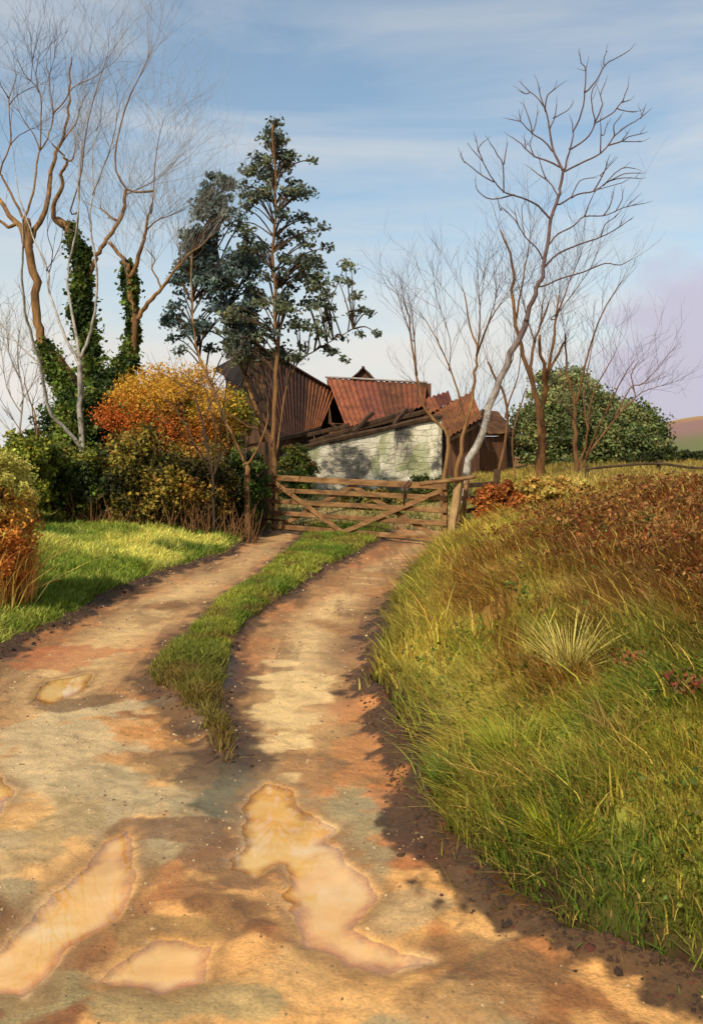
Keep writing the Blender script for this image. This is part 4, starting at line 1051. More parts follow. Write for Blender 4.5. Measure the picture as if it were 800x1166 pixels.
bush('hedge_bush', 'dark green hedge bush touching the left gate post', 'bush', 278, 560, 16.8, 26, 52, .6, 150, 120, .065, three(lin(36, 50, 22), lin(84, 100, 38), lin(126, 120, 48)), 'hedge bushes along the left verge', seed=46)
bush('ivy_mound', 'dark ivy mound round the feet of the two ivy clad trees', 'bush', 104, 494, 18.2, 56, 50, .8, 220, 130, .08, three(lin(40, 56, 22), lin(86, 102, 40), lin(120, 128, 50)), seed=60)
bush('hedge_bush', 'bright green bush at the left end of the hedge', 'bush', 30, 535, 14.6, 34, 44, .7, 170, 120, .065, two(lin(62, 76, 26), lin(136, 136, 46)), 'hedge bushes along the left verge', seed=47)
bush('bracken_bank', 'tall yellow and rust bracken clump at the left edge of the verge', 'bracken', -14, 600, 8.3, 48, 98, .6, 330, 260, .030,
     lambda P, K, c, ax, az: vary(mixc(mixc(np.array(lin(188, 104, 50)), np.array(lin(206, 150, 62)), sstep(-.6, .2, (P[:, 2] - c.z) / az + (K - .5) * .7)), np.array(lin(182, 172, 84)), sstep(.0, .5, (P[:, 2] - c.z) / az + (K - .5) * .6)), len(P), .2, .08),
     mat=LEAFDRY, seed=48)
def stalks(c, rx, ry, h, n, cols):
    a = RNG.random(n) * 6.28; r = RNG.random(n) ** .5
    x = c[0] + np.cos(a) * r * rx; y = c[1] + np.sin(a) * r * ry
    R = np.stack([x, y, ground_h(x, y) - .03], 1)
    return R, h * RNG.uniform(.55, 1.1, n), vary(pick(cols, n), n, .2, .06)
def straw_part(parent, c, rx, ry, h, n, cols, wd=.012):
    R, L, cc = stalks(c, rx, ry, h, n, cols)
    return blades('straw', R, L, wd * RNG.uniform(.6, 1.3, n), cc, RNG.normal(.1, .3, (n, 2)), GRASS, parent, .8)
straw_part([o for o in bpy.data.objects if o.name == 'bracken_bank'][0], (-3.45, 8.3),   .42, .6, 1.0, 800, [lin(222, 196, 104), lin(214, 160, 78), lin(190, 172, 80), lin(200, 124, 62)])
bush('bracken_bank', 'red brown bracken clump against the right gate post', 'bracken', 566, 575, 14.6, 26, 26, .5, 120, 110, .06, two(lin(120, 60, 26), lin(176, 108, 46)), mat=LEAFDRY, seed=49)
bush('bracken_bank', 'straw and orange bracken along the crest of the right bank', 'bracken', 628, 562, 14.8, 52, 18, .6, 150, 110, .06, two(lin(150, 100, 42), lin(186, 162, 80)), mat=LEAFDRY, seed=50)
bush('round_bush', 'large rounded grey green bush behind the twin trunked tree', 'bush', 646, 492, 29, 58, 72, 1.8, 460, 150, .105, three(lin(86, 96, 54), lin(130, 136, 80), lin(158, 156, 98)), 'rounded bushes behind the right trees', squash=1.0, seed=51)
bush('round_bush', 'smaller rounded green bush at the right of the larger one', 'bush', 712, 502, 28, 44, 48, 1.4, 340, 140, .10, three(lin(72, 84, 46), lin(118, 126, 72), lin(142, 144, 88)), 'rounded bushes behind the right trees', squash=1.0, seed=52)
bush('hedge_bush', 'low dark hedge running to the right edge below the hill', 'bush', 762, 527, 26, 60, 16, .8, 160, 90, .10, two(lin(34, 40, 20), lin(72, 78, 38)), seed=53)
bush('weed_patch', 'low green weeds at the foot of the limewashed wall, left end', 'plants', 330, 560, 23.5, 30, 26, .5, 90, 90, .08, two(lin(60, 76, 30), lin(118, 126, 56)), seed=54)
bush('weed_patch', 'low dark weeds by the right end of the limewashed wall', 'plants', 492, 560, 22.5, 28, 22, .5, 80, 90, .08, two(lin(54, 64, 28), lin(108, 110, 50)), seed=55)

bush('weed_patch', 'tangled green weeds behind the middle of the gate', 'plants', 420, 572, 21, 40, 16, .5, 80, 80, .07, three(lin(60, 66, 28), lin(104, 104, 44), lin(150, 124, 60)), seed=56)
bush('bramble', 'tangle of green and brown bramble growing up the left end of the pale wall', 'bush', 338, 532, 24.6, 22, 26, .4, 110, 90, .075, three(lin(58, 70, 28), lin(104, 108, 44), lin(128, 92, 46)), seed=57)
# undergrowth stalks in front of the hedge
mb = MB(); random.seed(5)
for i in range(260):
    px = random.uniform(70, 300); Yh = 15.0 + random.random() * .7
    x = (px - 400) / F * Yh; g = gz(x, Yh); h = random.uniform(.25, .75)
    p = Vector((x, Yh, g - .05)); q = p + Vector((random.gauss(0, .14), random.gauss(-.05, .08), h))
    mb.tube([p, p.lerp(q, .5) + Vector((random.gauss(0, .03), 0, 0)), q], [.011, .009, .004], 4, False)
tag(mb.build('hedge_stalks', BARK_BROWN, None, True), kind='stuff')

# tussock and red dock on the bank
def on_bank(px, py):
    d = Vector(((px - 400) / F, 1, (HOR - py) / F)); o = Vector((0, 0, EYE))
    for i in range(40, 800):
        t = i * .025; p = o + d * t
        if p.z < float(hbase(np.array([p.x]), np.array([p.y]))[0]): return p
    return p
def tussock(name, label, px, py, n, L, cols, wd):
    p = on_bank(px, py); a = RNG.random(n) * 2 * math.pi; r = RNG.random(n) ** .5 * .07
    R = np.stack([p.x + r * np.cos(a), p.y + r * np.sin(a), np.full(n, p.z - .03)], 1)
    lean = np.stack([np.cos(a), np.sin(a)], 1) * RNG.uniform(.2, .95, (n, 1))
    o = blades(name, R, L * RNG.uniform(.5, 1.15, n), wd * RNG.uniform(.7, 1.3, n), vary(cols, n, .2, .06), lean, GRASS)
    return tag(o, label, 'grass tussock')
tussock('grass_tussock', 'pale straw tussock spreading in the middle of the bank', 648, 765, 230, .40, np.array(lin(198, 180, 96)), .007)
tussock('grass_tussock', 'green yellow tussock low on the bank above the track edge', 585, 870, 320, .30, np.array(lin(150, 150, 48)), .007)
tussock('grass_tussock', 'straw coloured tussock left of the red leaved plant', 705, 835, 110, .26, np.array(lin(168, 138, 76)), .006)
tussock('grass_tussock', 'lush deep green tussock hanging over the dark earth edge', 520, 900, 340, .27, np.array(lin(96, 112, 40)), .006)
tussock('grass_tussock', 'bright yellow green tussock near the bottom of the bank', 640, 960, 260, .24, np.array(lin(172, 168, 52)), .006)
def dock(label, px, py, n, r, cols):
    p = on_bank(px, py); g = thing('leafy_plant', p, label, 'plant')
    st = MB()
    for i in range(7):
        a = random.uniform(0, 6.28); e = p + Vector((math.cos(a) * r * .8, math.sin(a) * r * .8, r * random.uniform(.6, 1.3)))
        st.tube([p - Vector((0, 0, .05)), p.lerp(e, .6) + Vector((0, 0, .03)), e], [.004, .003, .002], 4, False)
    st.build('stems', BARK_BROWN, g, True)
    P = np.array(p) + ball(n, .5) * np.array([r, r, r * .6]) + np.array([0, 0, r * .7])
    leaves('leaves', P, .032, vary(pick(cols, n), n, .2, .08), LEAF, g, .55, up=(0, 0, .3))
dock('red leaved low plant at the right edge of the bank', 778, 800, 90, .11, [lin(146, 74, 52), lin(116, 60, 40), lin(110, 92, 46)])
dock('small rust pink leafy plant above the straw tussock', 722, 768, 60, .10, [lin(158, 98, 60), lin(138, 78, 48), lin(130, 112, 56)])

# ------------------------------------------------------------------ farm buildings
def sheet_roof(name, tl, tr, brr, bl, parent, pitch=.19, amp=.028, col=(.2, .08, .04), sag=.10, seed=1, rag=.10, dark=0):
    """corrugated iron: ridge tl-tr, eave bl-br; separate sheets side by side"""
    random.seed(seed); rs = np.random.default_rng(seed)
    wid = ((tr - tl).length + (brr - bl).length) / 2
    ns = max(2, int(wid / .75)); V = []; Fc = []; Cc = []; b = 0
    n = (tr - tl).cross(bl - tl).normalized()
    if n.z < 0: n = -n
    for k in range(ns):
        u0, u1 = k / ns, (k + 1) / ns + .012
        m = max(8, int(wid / ns / pitch * 8)); L = 10
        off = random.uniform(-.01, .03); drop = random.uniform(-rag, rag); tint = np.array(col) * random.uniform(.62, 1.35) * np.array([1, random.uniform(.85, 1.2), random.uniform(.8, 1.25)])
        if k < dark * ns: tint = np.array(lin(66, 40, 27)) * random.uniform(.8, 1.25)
        for side in (0, 1):
            for j in range(L + 1):
                v = j / L
                for i in range(m + 1):
                    u = u0 + (u1 - u0) * i / m
                    vv = v * (1 + drop * .12) if v > .5 else v
                    p = tl.lerp(tr, u).lerp(bl.lerp(brr, u), vv)
                    s_ = math.sin(math.pi * min(max(u, 0), 1)) * sag * (.3 + .7 * math.sin(math.pi * v))
                    p = p + n * (amp * math.sin(u * wid / pitch * 2 * math.pi) + off - side * .012) - Vector((0, 0, s_))
                    V.append(tuple(p)); Cc.append(tint)
        for side in (0, 1):
            for j in range(L):
                for i in range(m):
                    a = b + side * (L + 1) * (m + 1) + j * (m + 1) + i
                    q = (a, a + 1, a + m + 2, a + m + 1)
                    Fc.append(q if side else q[::-1])
        q0 = b; q1 = b + (L + 1) * (m + 1)
        for i in range(m):
            Fc.append((q0 + i, q0 + i + 1, q1 + i + 1, q1 + i)); e = L * (m + 1)
            Fc.append((q0 + e + i + 1, q0 + e + i, q1 + e + i, q1 + e + i + 1))
        for j in range(L):
            Fc.append((q0 + (j + 1) * (m + 1), q0 + j * (m + 1), q1 + j * (m + 1), q1 + (j + 1) * (m + 1)))
            Fc.append((q0 + j * (m + 1) + m, q0 + (j + 1) * (m + 1) + m, q1 + (j + 1) * (m + 1) + m, q1 + j * (m + 1) + m))
        b = len(V)
    return np_mesh(name, np.array(V), np.array(Fc), 4, RUST, parent, np.array(Cc), False)

def slab(name, pts, thick, mat, parent, sub=6, rough=.03):
    """a thick quad slope with an uneven surface"""
    a, b_, c, d = pts
    n = (b_ - a).cross(d - a).normalized()
    if n.z < 0: n = -n
    V = []; Fc = []; N = sub * 3
    for s in (0, 1):
        for j in range(N + 1):
            for i in range(N + 1):
                p = a.lerp(b_, i / N).lerp(d.lerp(c, i / N), j / N)
                r = (fbm(np.array([p.x * 2 + p.y]), np.array([p.z * 2 + p.y]), 500)[0] - .5) * rough * 4 if s == 0 else 0
                V.append(p + n * (r - s * thick))
    off = (N + 1) ** 2
    for j in range(N):
        for i in range(N):
            q = j * (N + 1) + i
            Fc.append((q, q + 1, q + N + 2, q + N + 1)); Fc.append((q + off + N + 1, q + off + N + 2, q + off + 1, q + off))
    for i in range(N):
        for q, r in ((i, i + 1), (N * (N + 1) + i + 1, N * (N + 1) + i), ((i + 1) * (N + 1), i * (N + 1)), (i * (N + 1) + N, (i + 1) * (N + 1) + N)):
            Fc.append((q, q + off, r + off, r))
    m = MB(); m.v = V; m.f = Fc
    return m.build(name, mat, parent, False)

TILE = mat_vcol('old_clay_tiles', .9, 9, (.5, .48, .46), (1.35, 1.3, 1.2), .6, .02)
def tile_roof(name, tl, tr, brr, bl, parent, tw=.22, th=.20, cols=((58, 38, 25), (78, 50, 32), (44, 30, 22), (62, 44, 30), (96, 68, 42), (70, 62, 36)), gone=.03, sag=.06, seed=1):
    """overlapping courses of old tiles with slipped and missing ones"""
    rs = np.random.default_rng(seed)
    n = (tr - tl).cross(bl - tl).normalized()
    if n.z < 0: n = -n
    wid = max((tr - tl).length, (brr - bl).length); hgt = max((bl - tl).length, (brr - tr).length)
    nx = max(3, int(wid / tw)); ny = max(3, int(hgt / th)); V = []; Fc = []; Cc = []
    def at(u, v):
        p = tl.lerp(tr, u).lerp(bl.lerp(brr, u), v)
        return p - n * (sag * math.sin(math.pi * u) * math.sin(math.pi * min(v, 1)) + .05 * (float(vnoise(u * 7, v * 5, seed)) - .5))
    for r in range(ny):
        for k in range(-1, nx):
            u0 = (k + .5 * (r % 2)) / nx; u1 = u0 + 1 / nx
            if u1 <= 0 or u0 >= 1: continue
            u0 = max(u0, 0); u1 = min(u1, 1)
            last = r == ny - 1
            if rs.random() < gone * (6 if last else 1): continue
            v0 = r / ny - .02; v1 = (r + 1.25) / ny + rs.normal(0, .018) * (1 + 2 * last)
            l0 = .008 + rs.random() * .01; l1 = .035 + rs.random() * .03
            b = len(V)
            for (u, v, h) in ((u0, max(v0, 0), l0), (u1, max(v0, 0), l0), (u1, v1, l1), (u0, v1, l1 + rs.normal(0, .006))):
                V.append(at(u, v) + n * h)
            for q in range(4): V.append(V[b + q] - n * .03)
            Fc += [(b, b + 1, b + 2, b + 3), (b + 7, b + 6, b + 5, b + 4)] + [(b + q, b + q + 4, b + (q + 1) % 4 + 4, b + (q + 1) % 4) for q in range(4)]
            c = np.array(lin(*cols[rs.integers(0, len(cols))])) * rs.uniform(.75, 1.25)
            Cc += [c] * 8
    # battens and felt under the tiles
    b = len(V)
    for (u, v) in ((0, 0), (1, 0), (1, .98), (0, .98)): V.append(at(u, v) - n * (.05 + sag))
    for q in range(4): V.append(V[b + q] - n * .05)
    Fc += [(b, b + 1, b + 2, b + 3), (b + 7, b + 6, b + 5, b + 4)] + [(b + q, b + q + 4, b + (q + 1) % 4 + 4, b + (q + 1) % 4) for q in range(4)]
    Cc += [np.array(lin(34, 24, 17))] * 8
    return np_mesh(name, np.array(V), np.array(Fc), 4, TILE, parent, np.array(Cc))

def down(p, z): return Vector((p.x, p.y, z))
RC = lin(118, 66, 42)

# left barn: dark hipped end to the left, rusted slope to the right
bA = thing('barn', (-2.4, 26.5, .4), 'brown barn with a high pointed gable and rusted roof slope, leftmost of the farm buildings', 'barn', 'tumbledown farm buildings')
pk = W(292, 394, 27); re = W(381, 447, 31); le = W(244, 420, 28.2); e1 = W(312, 497, 24.9); e2 = W(364, 486, 27.6); e0 = W(276, 440, 25.4)
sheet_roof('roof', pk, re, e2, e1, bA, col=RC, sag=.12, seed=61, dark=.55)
tile_roof('hip', pk + Vector((-.03, -.02, 0)), pk + Vector((.04, 0, 0)), e1 + Vector((.02, -.04, .02)), e0, bA, seed=72, sag=.02)
tile_roof('hip', pk + Vector((-.06, .04, -.02)), pk + Vector((-.02, 0, .02)), e0 + Vector((0, 0, .01)), le, bA, seed=73, sag=.02)
slab('hip', [re, pk + Vector((0, .02, -.03)), le, W(330, 440, 33)], .10, THATCH, bA)
m = MB()
c0 = e0 + Vector((.12, .25, -.10)); c1 = e1 + Vector((-.05, .3, -.1)); c2 = e2 + Vector((-.2, .2, -.1)); c3 = le + Vector((.35, .1, -.1)); c4 = W(330, 440, 33) + Vector((0, -.2, -.1))
for p, q in ((c0, c1), (c1, c2), (c3, c0), (c4, c3), (c2, c4)):
    nrm = (q - p).cross(Vector((0, 0, 1))).normalized()
    m.poly_prism([p, q, down(q, .0), down(p, .0)], nrm * -.08)
m.build('wall', BOARDS, bA)
m = MB(); m.beam(pk + Vector((0, -.06, .03)), re + Vector((0, -.05, .04)), .16, .07, .006); m.build('ridge_cap', IRON, bA)
m = MB(); m.beam(e1 + Vector((0, -.03, -.10)), e2 + Vector((0, -.03, -.10)), .10, .14, .008); m.build('eave_beam', WOOD_DARK, bA)

# middle barn: rusted roof over a dark open front and a low limewashed wall
bB = thing('barn', (.6, 28, .4), 'middle barn with a wide rusted corrugated roof over a stained limewashed wall', 'barn', 'tumbledown farm buildings')
tl = W(372, 431, 31); tr = W(484, 437, 31.6); br = W(482, 463, 28.7); bl = W(394, 488, 27.6)
sheet_roof('roof', tl, tr, br, bl, bB, col=lin(112, 66, 41), sag=.07, seed=62)
bk = [tl + Vector((0, .05, -.03)), tr + Vector((0, .05, -.03)), tr + Vector((.1, 3.0, -1.4)), tl + Vector((.1, 3.0, -1.4))]
slab('rear_slope', bk, .08, THATCH, bB)
m = MB(); m.beam(tl + Vector((-.05, -.02, .05)), tr + Vector((.05, -.02, .05)), .22, .06, .008); m.build('ridge_cap', TWIG_GREY, bB)
m = MB()   # boarded front set back under the eave
fl = bl + Vector((-1.0, .55, -.05)); fr = br + Vector((.55, .35, -.06)); rl = tl + Vector((-.1, 2.9, -1.5)); rr_ = tr + Vector((.1, 2.9, -1.5))
for p, q in ((fl, fr), (fr, rr_), (rr_, rl), (rl, fl)):
    nrm = (q - p).cross(Vector((0, 0, 1))).normalized()
    m.poly_prism([p, q, down(q, .1), down(p, .1)], nrm * -.1)
m.poly_prism([tl + Vector((.03, .1, -.1)), fl, rl], Vector((.08, 0, 0)))
m.poly_prism([tr + Vector((-.10, .1, -.1)), fr + Vector((-.45, 0, 0)), rr_ + Vector((-.2, 0, 0))], Vector((.08, 0, 0)))
m.build('boarding', BOARDS, bB)
m = MB(); m.beam(bl + Vector((-.1, .02, -.12)), br + Vector((.2, .02, -.12)), .12, .16, .01); m.build('eave_beam', WOOD_DARK, bB)
# lean-to slope of dark mossy tiles coming down over the white wall
# limewashed wall
def stone_wall(name, top, zb, thick, parent):
    """top: list of points along the uneven top; thick rubble wall"""
    N = 90; V = []; Fc = []; M = 16
    cum = [0]
    for a, b_ in zip(top, top[1:]): cum.append(cum[-1] + (b_ - a).length)
    def at(s):
        for i in range(len(top) - 1):
            if s <= cum[i + 1] + 1e-6:
                return top[i].lerp(top[i + 1], (s - cum[i]) / (cum[i + 1] - cum[i]))
        return top[-1]
    for i in range(N + 1):
        p = at(cum[-1] * i / N); q = at(min(cum[-1], cum[-1] * i / N + .05)); r = at(max(0, cum[-1] * i / N - .05))
        d = (q - r); d.z = 0; d.normalize(); nn = Vector((d.y, -d.x, 0))
        row = []
        for j in range(M + 1): row.append((p + Vector((0, 0, (float(vnoise(p.x * 5.3, 0, 74)) - .5) * .06))).lerp(down(p, zb), j / M) + nn * (float(fbm(np.array([p.x * 4.3]), np.array([j * .9]), 71)[0]) - .5) * .05)
        for j in range(M, -1, -1): row.append(p.lerp(down(p, zb), j / M) - nn * thick)
        for k in row: V.append(k)
    R = 2 * (M + 1)
    for i in range(N):
        for k in range(R):
            k2 = (k + 1) % R
            Fc.append((i * R + k, i * R + k2, (i + 1) * R + k2, (i + 1) * R + k))
    Fc.append(tuple(range(R))); Fc.append(tuple(N * R + k for k in reversed(range(R))))
    m = MB(); m.v = V; m.f = Fc
    return m.build(name, LIME, parent, True)
wt = [W(318, 514, 25.7), W(345, 509, 25.8), W(372, 503, 25.9), W(400, 496, 26.0), W(436, 488, 26.2), W(470, 481, 26.4), W(503, 477, 26.6)]
stone_wall('wall', wt, -.1, .45, bB)
random.seed(4); m = MB(); m.tube(smooth([p + Vector((0, -.02, .04 + random.uniform(-.07, .05))) for p in wt], 3), [random.uniform(.06, .10) for _ in range(19)], 6); m.build('wall_plate', WOOD_DARK, bB)
m = MB(); random.seed(9)      # timbers leaning under the eave
for a_, b_ in ((W(330, 500, 26.6), W(398, 484, 26.9)), (W(352, 504, 26.5), W(470, 466, 27.6)), (W(402, 492, 26.6), W(424, 470, 27.2)), (W(448, 484, 26.8), W(462, 466, 27.5))):
    m.beam(a_, b_, .11, .13, .012)
m.build('timbers', WOOD_DARK, bB)
# chimney at the right end of the ridge
m = MB(); cc = W(484, 453, 31.2)
m.poly_prism([cc + Vector((-.17, -.17, -1.2)), cc + Vector((.19, -.17, -1.2)), cc + Vector((.19, -.17, .5)), cc + Vector((-.17, -.17, .5))], Vector((0, .36, 0)))
ch = m.build('chimney', BOARDS, bB)
m = MB(); m.poly_prism([cc + Vector((-.21, -.21, .502)), cc + Vector((.23, -.21, .502)), cc + Vector((.23, -.21, .60)), cc + Vector((-.21, -.21, .60))], Vector((0, .44, 0))); m.build('chimney_cap', WOOD_DARK, ch)

# rear barn whose dark gable shows above the ridge
bR = thing('barn', (.5, 38, .4), 'rear barn showing only a small dark gable above the middle roof', 'barn', 'tumbledown farm buildings')
g0 = W(413, 418, 36); gl = W(393, 437, 36); gr = W(434, 440, 36)
m = MB(); m.poly_prism([g0, gr + Vector((-.15, 0, 0)), down(gr + Vector((-.15, 0, 0)), 0), down(gl + Vector((.15, 0, 0)), 0), gl + Vector((.15, 0, 0))], Vector((0, 5.5, 0))); m.build('wall', BOARDS, bR)
m = MB(); m.poly_prism([W(338, 444, 37.5), W(394, 452, 37.5), down(W(394, 452, 37.5), 0), down(W(338, 444, 37.5), 0)], Vector((0, 3.5, 0))); m.build('lean_to', BOARDS, bR)
bkv = Vector((.3, 6, 0)); fv = Vector((0, -.2, 0))
slab('roof', [g0 + fv + Vector((0, 0, .06)), g0 + bkv + Vector((0, 0, .06)), gl + bkv, gl + fv], .08, THATCH, bR)
slab('roof', [g0 + fv + Vector((0, 0, .06)), g0 + bkv + Vector((0, 0, .06)), gr + bkv, gr + fv], .08, THATCH, bR)

# right sheds
bC = thing('shed', (2.2, 27.5, .5), 'low shed with two broken rusted roof sheets at the right end of the barns', 'shed', 'tumbledown farm buildings')
sheet_roof('roof', W(476, 456, 29.6), W(510, 446, 30), W(514, 458, 29.0), W(487, 472, 28.2), bC, col=lin(108, 62, 42), sag=.03, seed=63, rag=.15)
sheet_roof('roof', W(487, 471, 28.6), W(536, 447, 29.2), W(548, 476, 27.0), W(510, 497, 26.4), bC, col=lin(112, 64, 42), sag=.05, seed=64, rag=.15)
m = MB()
q = [W(488, 476, 28.4) , W(511, 500, 26.7), W(546, 480, 27.3), W(536, 452, 29.4), W(512, 452, 30)]
q = [p + Vector((0, .1, -.12)) for p in q]
for p, r in zip(q, q[1:] + q[:1]):
    nrm = (r - p).cross(Vector((0, 0, 1))).normalized(); m.poly_prism([p, r, down(r, .1), down(p, .1)], nrm * -.08)
m.build('wall', BOARDS, bC)
m = MB(); m.beam(W(511, 501, 26.5), W(546, 481, 27.1), .1, .14, .01); m.build('eave_beam', WOOD_DARK, bC)

bD = thing('shed', (4.5, 28, .6), 'dark brown hipped shed behind the pale leaning trunk', 'shed', 'tumbledown farm buildings')
r0 = W(548, 466, 29.5); r1 = W(566, 469, 30); a0 = W(536, 496, 28); a1 = W(583, 492, 28.6); a2 = W(588, 494, 32); a3 = W(540, 494, 32)
slab('roof', [r0, r1, a1, a0], .09, THATCH, bD); slab('roof', [r1, r1 + Vector((.02, .02, -.01)), a2, a1], .09, THATCH, bD); slab('roof', [r1, r0, a3, a2], .09, THATCH, bD)
m = MB(); qq = [p + Vector((0, 0, -.1)) for p in (a0 + Vector((.15, .2, 0)), a1 + Vector((-.15, .2, 0)), a2 + Vector((-.15, -.2, 0)), a3 + Vector((.15, -.2, 0)))]
for p, r in zip(qq, qq[1:] + qq[:1]):
    nrm = (r - p).cross(Vector((0, 0, 1))).normalized(); m.poly_prism([p, r, down(r, .1), down(p, .1)], nrm * -.08)
m.build('wall', BOARDS, bD)

# ------------------------------------------------------------------ gate and fences
gl_ = Vector((-1.60, 17.3, 0)); gr_ = Vector((1.60, 14.75, 0))
gd = (gr_ - gl_); gn = Vector((gd.y, -gd.x, 0)).normalized()      # towards the camera
if gn.y > 0: gn = -gn
def gp(u, z, off=0.0): return gl_.lerp(gr_, u) + Vector((0, 0, z)) + gn * off
gate = thing('field_gate', gl_.lerp(gr_, .5), 'wide five bar wooden field gate closed across the track', 'gate')
for za, zb in ((1.10, 1.02), (.86, .83), (.64, .62), (.41, .40), (.15, .13)):
    m = MB(); top = za > 1
    m.beam(gp(0.0, za), gp(1.0, zb), .045, .11 if top else .088, .004, side=gn, nseg=10); m.build('rail', WOOD, gate)
for (ua, za, ub, zb, off) in ((.02, 1.06, .46, .13, .055), (.46, .13, .985, .96, .055), (.06, .16, .50, .99, -.05), (.50, .98, .95, .14, -.05)):
    m = MB(); m.beam(gp(ua, za, off), gp(ub, zb, off), .03, .085, .003, side=gn); m.build('brace', WOOD, gate)
m = MB(); m.beam(gp(.012, .05, -.045), gp(.012, 1.22, -.045), .08, .04, .003, side=gd.normalized()); m.build('stile', WOOD, gate)
m = MB(); m.beam(gp(.985, .05, -.045), gp(.985, 1.16, -.045), .08, .04, .003, side=gd.normalized()); m.build('stile', WOOD, gate)
m = MB(); m.tube([gp(.80, .70, .09), gp(.805, 1.02, .09), gp(.83, 1.12, .09)], [.018, .018, .015], 6); m.build('latch', IRON, gate, True)
for z in (.95, .28):
    m = MB(); m.beam(gp(-.035, z, .03), gp(.12, z - .006, .03), .012, .045, 0, side=gn); m.build('hinge', IRON, gate)

def post(label, a, b_, w, mat=WOOD):
    t = MB(); t.beam(a, b_, w, w, .006, side=gn, nseg=9); b = len(t.v)
    o = t.build('gate_post', mat); tag(o, label, 'post', 'gate posts'); return o
post('tall dark gate post at the left, on the hinge side', Vector((-1.76, 17.45, -.2)), Vector((-1.74, 17.45, 1.80)), .15, WOOD_DARK)
post('stout leaning gate post at the right, on the latch side', Vector((1.60, 14.55, -.1)), Vector((1.80, 14.6, 1.16)), .13, WOOD_PALE)
post('thin split post leaning beside the stout right one', Vector((1.78, 14.85, -.1)), Vector((1.96, 14.9, 1.12)), .07)
m = MB(); m.tube(smooth([W(478, 551, 14.6), W(505, 548, 14.45), W(541, 543, 14.6)], 4), [.04, .042, .04, .038, .04, .04, .036, .034, .03], 7)
tag(m.build('loose_pole', WOOD, None, True), 'loose round pole laid across the top of the right gate post', 'pole')

fen = thing('rail_fence', (2.1, 15.5, .2), 'short dark rail fence closing the gap beside the right gate post', 'fence')
for k, z in enumerate((.36, .58, .80, 1.02)):
    m = MB(); m.beam(Vector((1.78, 15.05, z)), Vector((2.6, 15.5, z + .03)), .04, .08, .004); m.build('rail', WOOD_DARK, fen)
m = MB(); m.beam(Vector((2.55, 15.6, .1)), Vector((2.58, 15.6, 1.3)), .11, .11, .005); m.build('post', WOOD_DARK, fen)

ff = thing('field_fence', (6.5, 19, 1.2), 'thin single rail fence along the crest of the bank at the right edge', 'fence')
pa = [W(668, 534, 19), W(708, 530, 18.8), W(750, 528, 18.6), W(795, 533, 18.4), W(850, 531, 18.2)]
m = MB(); m.tube(smooth(pa, 4), [.028] * 17, 6); m.build('rail', BARK_DARK, ff, True)
for p in (pa[0], pa[2], pa[4]):
    m = MB(); m.beam(Vector((p.x, p.y + .06, gz(p.x, p.y) - .2)), Vector((p.x + .01, p.y + .06, p.z + .08)), .07, .07, .004); m.build('post', WOOD_DARK, ff)

# ------------------------------------------------------------------ sky, sun, camera
sc = bpy.context.scene
SUN = Vector((-.42, -.78, .0)).normalized() * math.cos(math.radians(40)) + Vector((0, 0, math.sin(math.radians(40))))
w = bpy.data.worlds.new('World'); sc.world = w; w.use_nodes = True
nt = w.node_tree; nt.nodes.clear()
out = nt.nodes.new('ShaderNodeOutputWorld'); bg = nt.nodes.new('ShaderNodeBackground'); bg.inputs['Strength'].default_value = .11
sky = nt.nodes.new('ShaderNodeTexSky'); sky.sky_type = 'NISHITA'; sky.sun_disc = False
sky.sun_elevation = math.radians(40); sky.sun_rotation = math.atan2(SUN.x, SUN.y)
sky.air_density = 1.0; sky.dust_density = 1.6; sky.ozone_density = 1.2
tc = nt.nodes.new('ShaderNodeTexCoord')
def wn(scale, sc3, detail=5, rough=.55, dist=.0, loc=(0, 0, 0)):
    mp = nt.nodes.new('ShaderNodeMapping'); mp.inputs['Scale'].default_value = sc3; mp.inputs['Location'].default_value = loc
    nt.links.new(tc.outputs['Generated'], mp.inputs['Vector']); return noise(nt, scale, detail, rough, mp.outputs['Vector'], dist)
def math2(op, a, b):
    n = nt.nodes.new('ShaderNodeMath'); n.operation = op; n.use_clamp = False
    for i, v in enumerate((a, b)):
        if isinstance(v, (int, float)): n.inputs[i].default_value = v
        else: nt.links.new(v, n.inputs[i])
    return n.outputs[0]
sep = nt.nodes.new('ShaderNodeSeparateXYZ'); nt.links.new(tc.outputs['Generated'], sep.inputs[0])
elev = sep.outputs['Z']
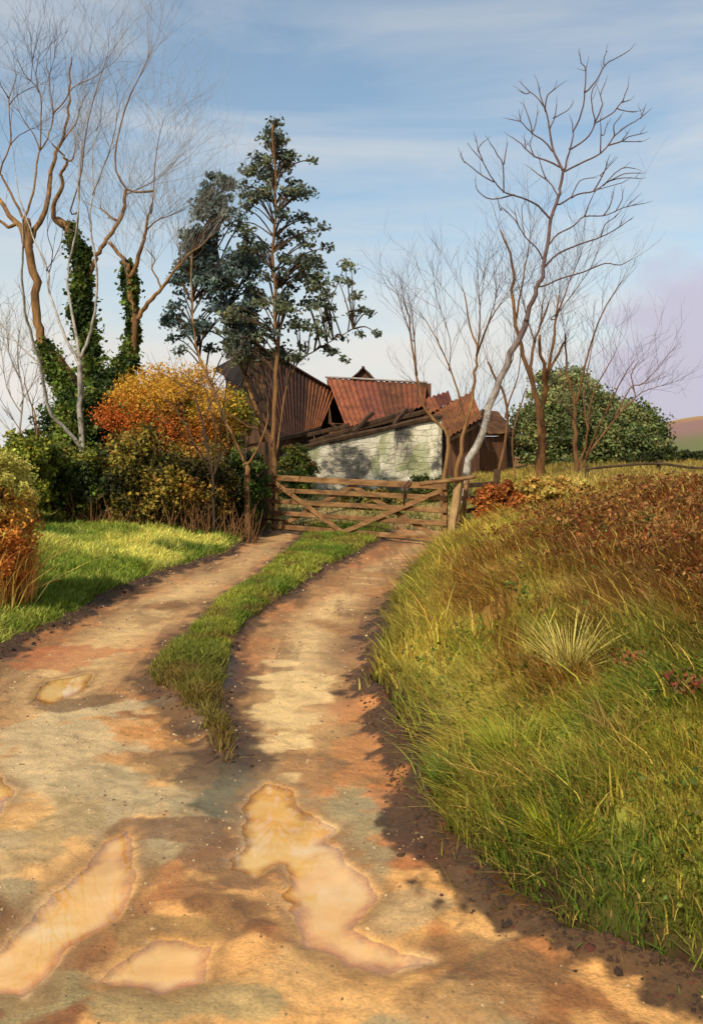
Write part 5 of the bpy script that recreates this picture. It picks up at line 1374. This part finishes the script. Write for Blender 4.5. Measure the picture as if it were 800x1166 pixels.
# thin layered cloud, thickening to the horizon
lay = wn(1.6, (1.2, 1.2, 6.5), 6, .55, .5, (.3, .1, .35))
low = ramp(nt, elev, [(0.0, (1.1,) * 3), (.10, (.85,) * 3), (.22, (.40,) * 3), (.32, (.26,) * 3), (1, (.2,) * 3)])
msk = math2('ADD', math2('MULTIPLY', ramp(nt, lay, [(.42, (0,) * 3), (.68, (1,) * 3)]), .5), low)
mskc = nt.nodes.new('ShaderNodeClamp'); nt.links.new(math2('SUBTRACT', msk, .12), mskc.inputs[0])
cl = ramp(nt, wn(2.2, (1, 1, 4), 5, .55, .4, (2, 0, 0)), [(.35, (4.6, 4.8, 4.85)), (.55, (5.5, 5.35, 5.05)), (.72, (5.9, 5.6, 5.15))])
mx = nt.nodes.new('ShaderNodeMix'); mx.data_type = 'RGBA'
tint = nt.nodes.new('ShaderNodeMix'); tint.data_type = 'RGBA'; tint.blend_type = 'MULTIPLY'; tint.inputs['Factor'].default_value = 1
nt.links.new(sky.outputs[0], tint.inputs['A']); tint.inputs['B'].default_value = (.95, 1.10, 1.06, 1)
nt.links.new(mskc.outputs[0], mx.inputs['Factor']); nt.links.new(tint.outputs['Result'], mx.inputs['A']); nt.links.new(cl, mx.inputs['B'])
# a bank of lilac cloud low to the north-east
dp = nt.nodes.new('ShaderNodeVectorMath'); dp.operation = 'DOT_PRODUCT'
dirv = Vector((.39, 1, .09)).normalized(); dp.inputs[1].default_value = dirv
nt.links.new(tc.outputs['Generated'], dp.inputs[0])
pur = ramp(nt, math2('ADD', dp.outputs['Value'], math2('MULTIPLY', math2('SUBTRACT', wn(5, (1, 1, 1.6), 5, .5, .3), .5), .024)), [(.9922, (0,) * 3), (.9930, (.62,) * 3), (.9965, (.85,) * 3)])
mx2 = nt.nodes.new('ShaderNodeMix'); mx2.data_type = 'RGBA'
nt.links.new(pur, mx2.inputs['Factor']); nt.links.new(mx.outputs['Result'], mx2.inputs['A']); mx2.inputs['B'].default_value = (3.9, 3.6, 4.5, 1)
nt.links.new(mx2.outputs['Result'], bg.inputs['Color']); nt.links.new(bg.outputs[0], out.inputs['Surface'])

sl = bpy.data.lights.new('sun', 'SUN'); sl.energy = 3.9; sl.angle = math.radians(1.6); sl.color = (1, .90, .75)
so = bpy.data.objects.new('sun', sl); C.objects.link(so); so.rotation_euler = SUN.to_track_quat('Z', 'Y').to_euler()

cam = bpy.data.cameras.new('camera'); co = bpy.data.objects.new('camera', cam); C.objects.link(co)
co.location = (0, 0, EYE); co.rotation_euler = (math.radians(90), 0, 0)
cam.sensor_fit = 'VERTICAL'; cam.sensor_height = 36; cam.lens = 36 * F / 1166
cam.shift_y = -(583 - HOR) / 1166; cam.clip_end = 4000; cam.clip_start = .05
sc.camera = co
sc.view_settings.view_transform = 'Standard'; sc.view_settings.look = 'None'; sc.view_settings.gamma = 1
sc.view_settings.use_curve_mapping = False; sc.view_settings.exposure = .42
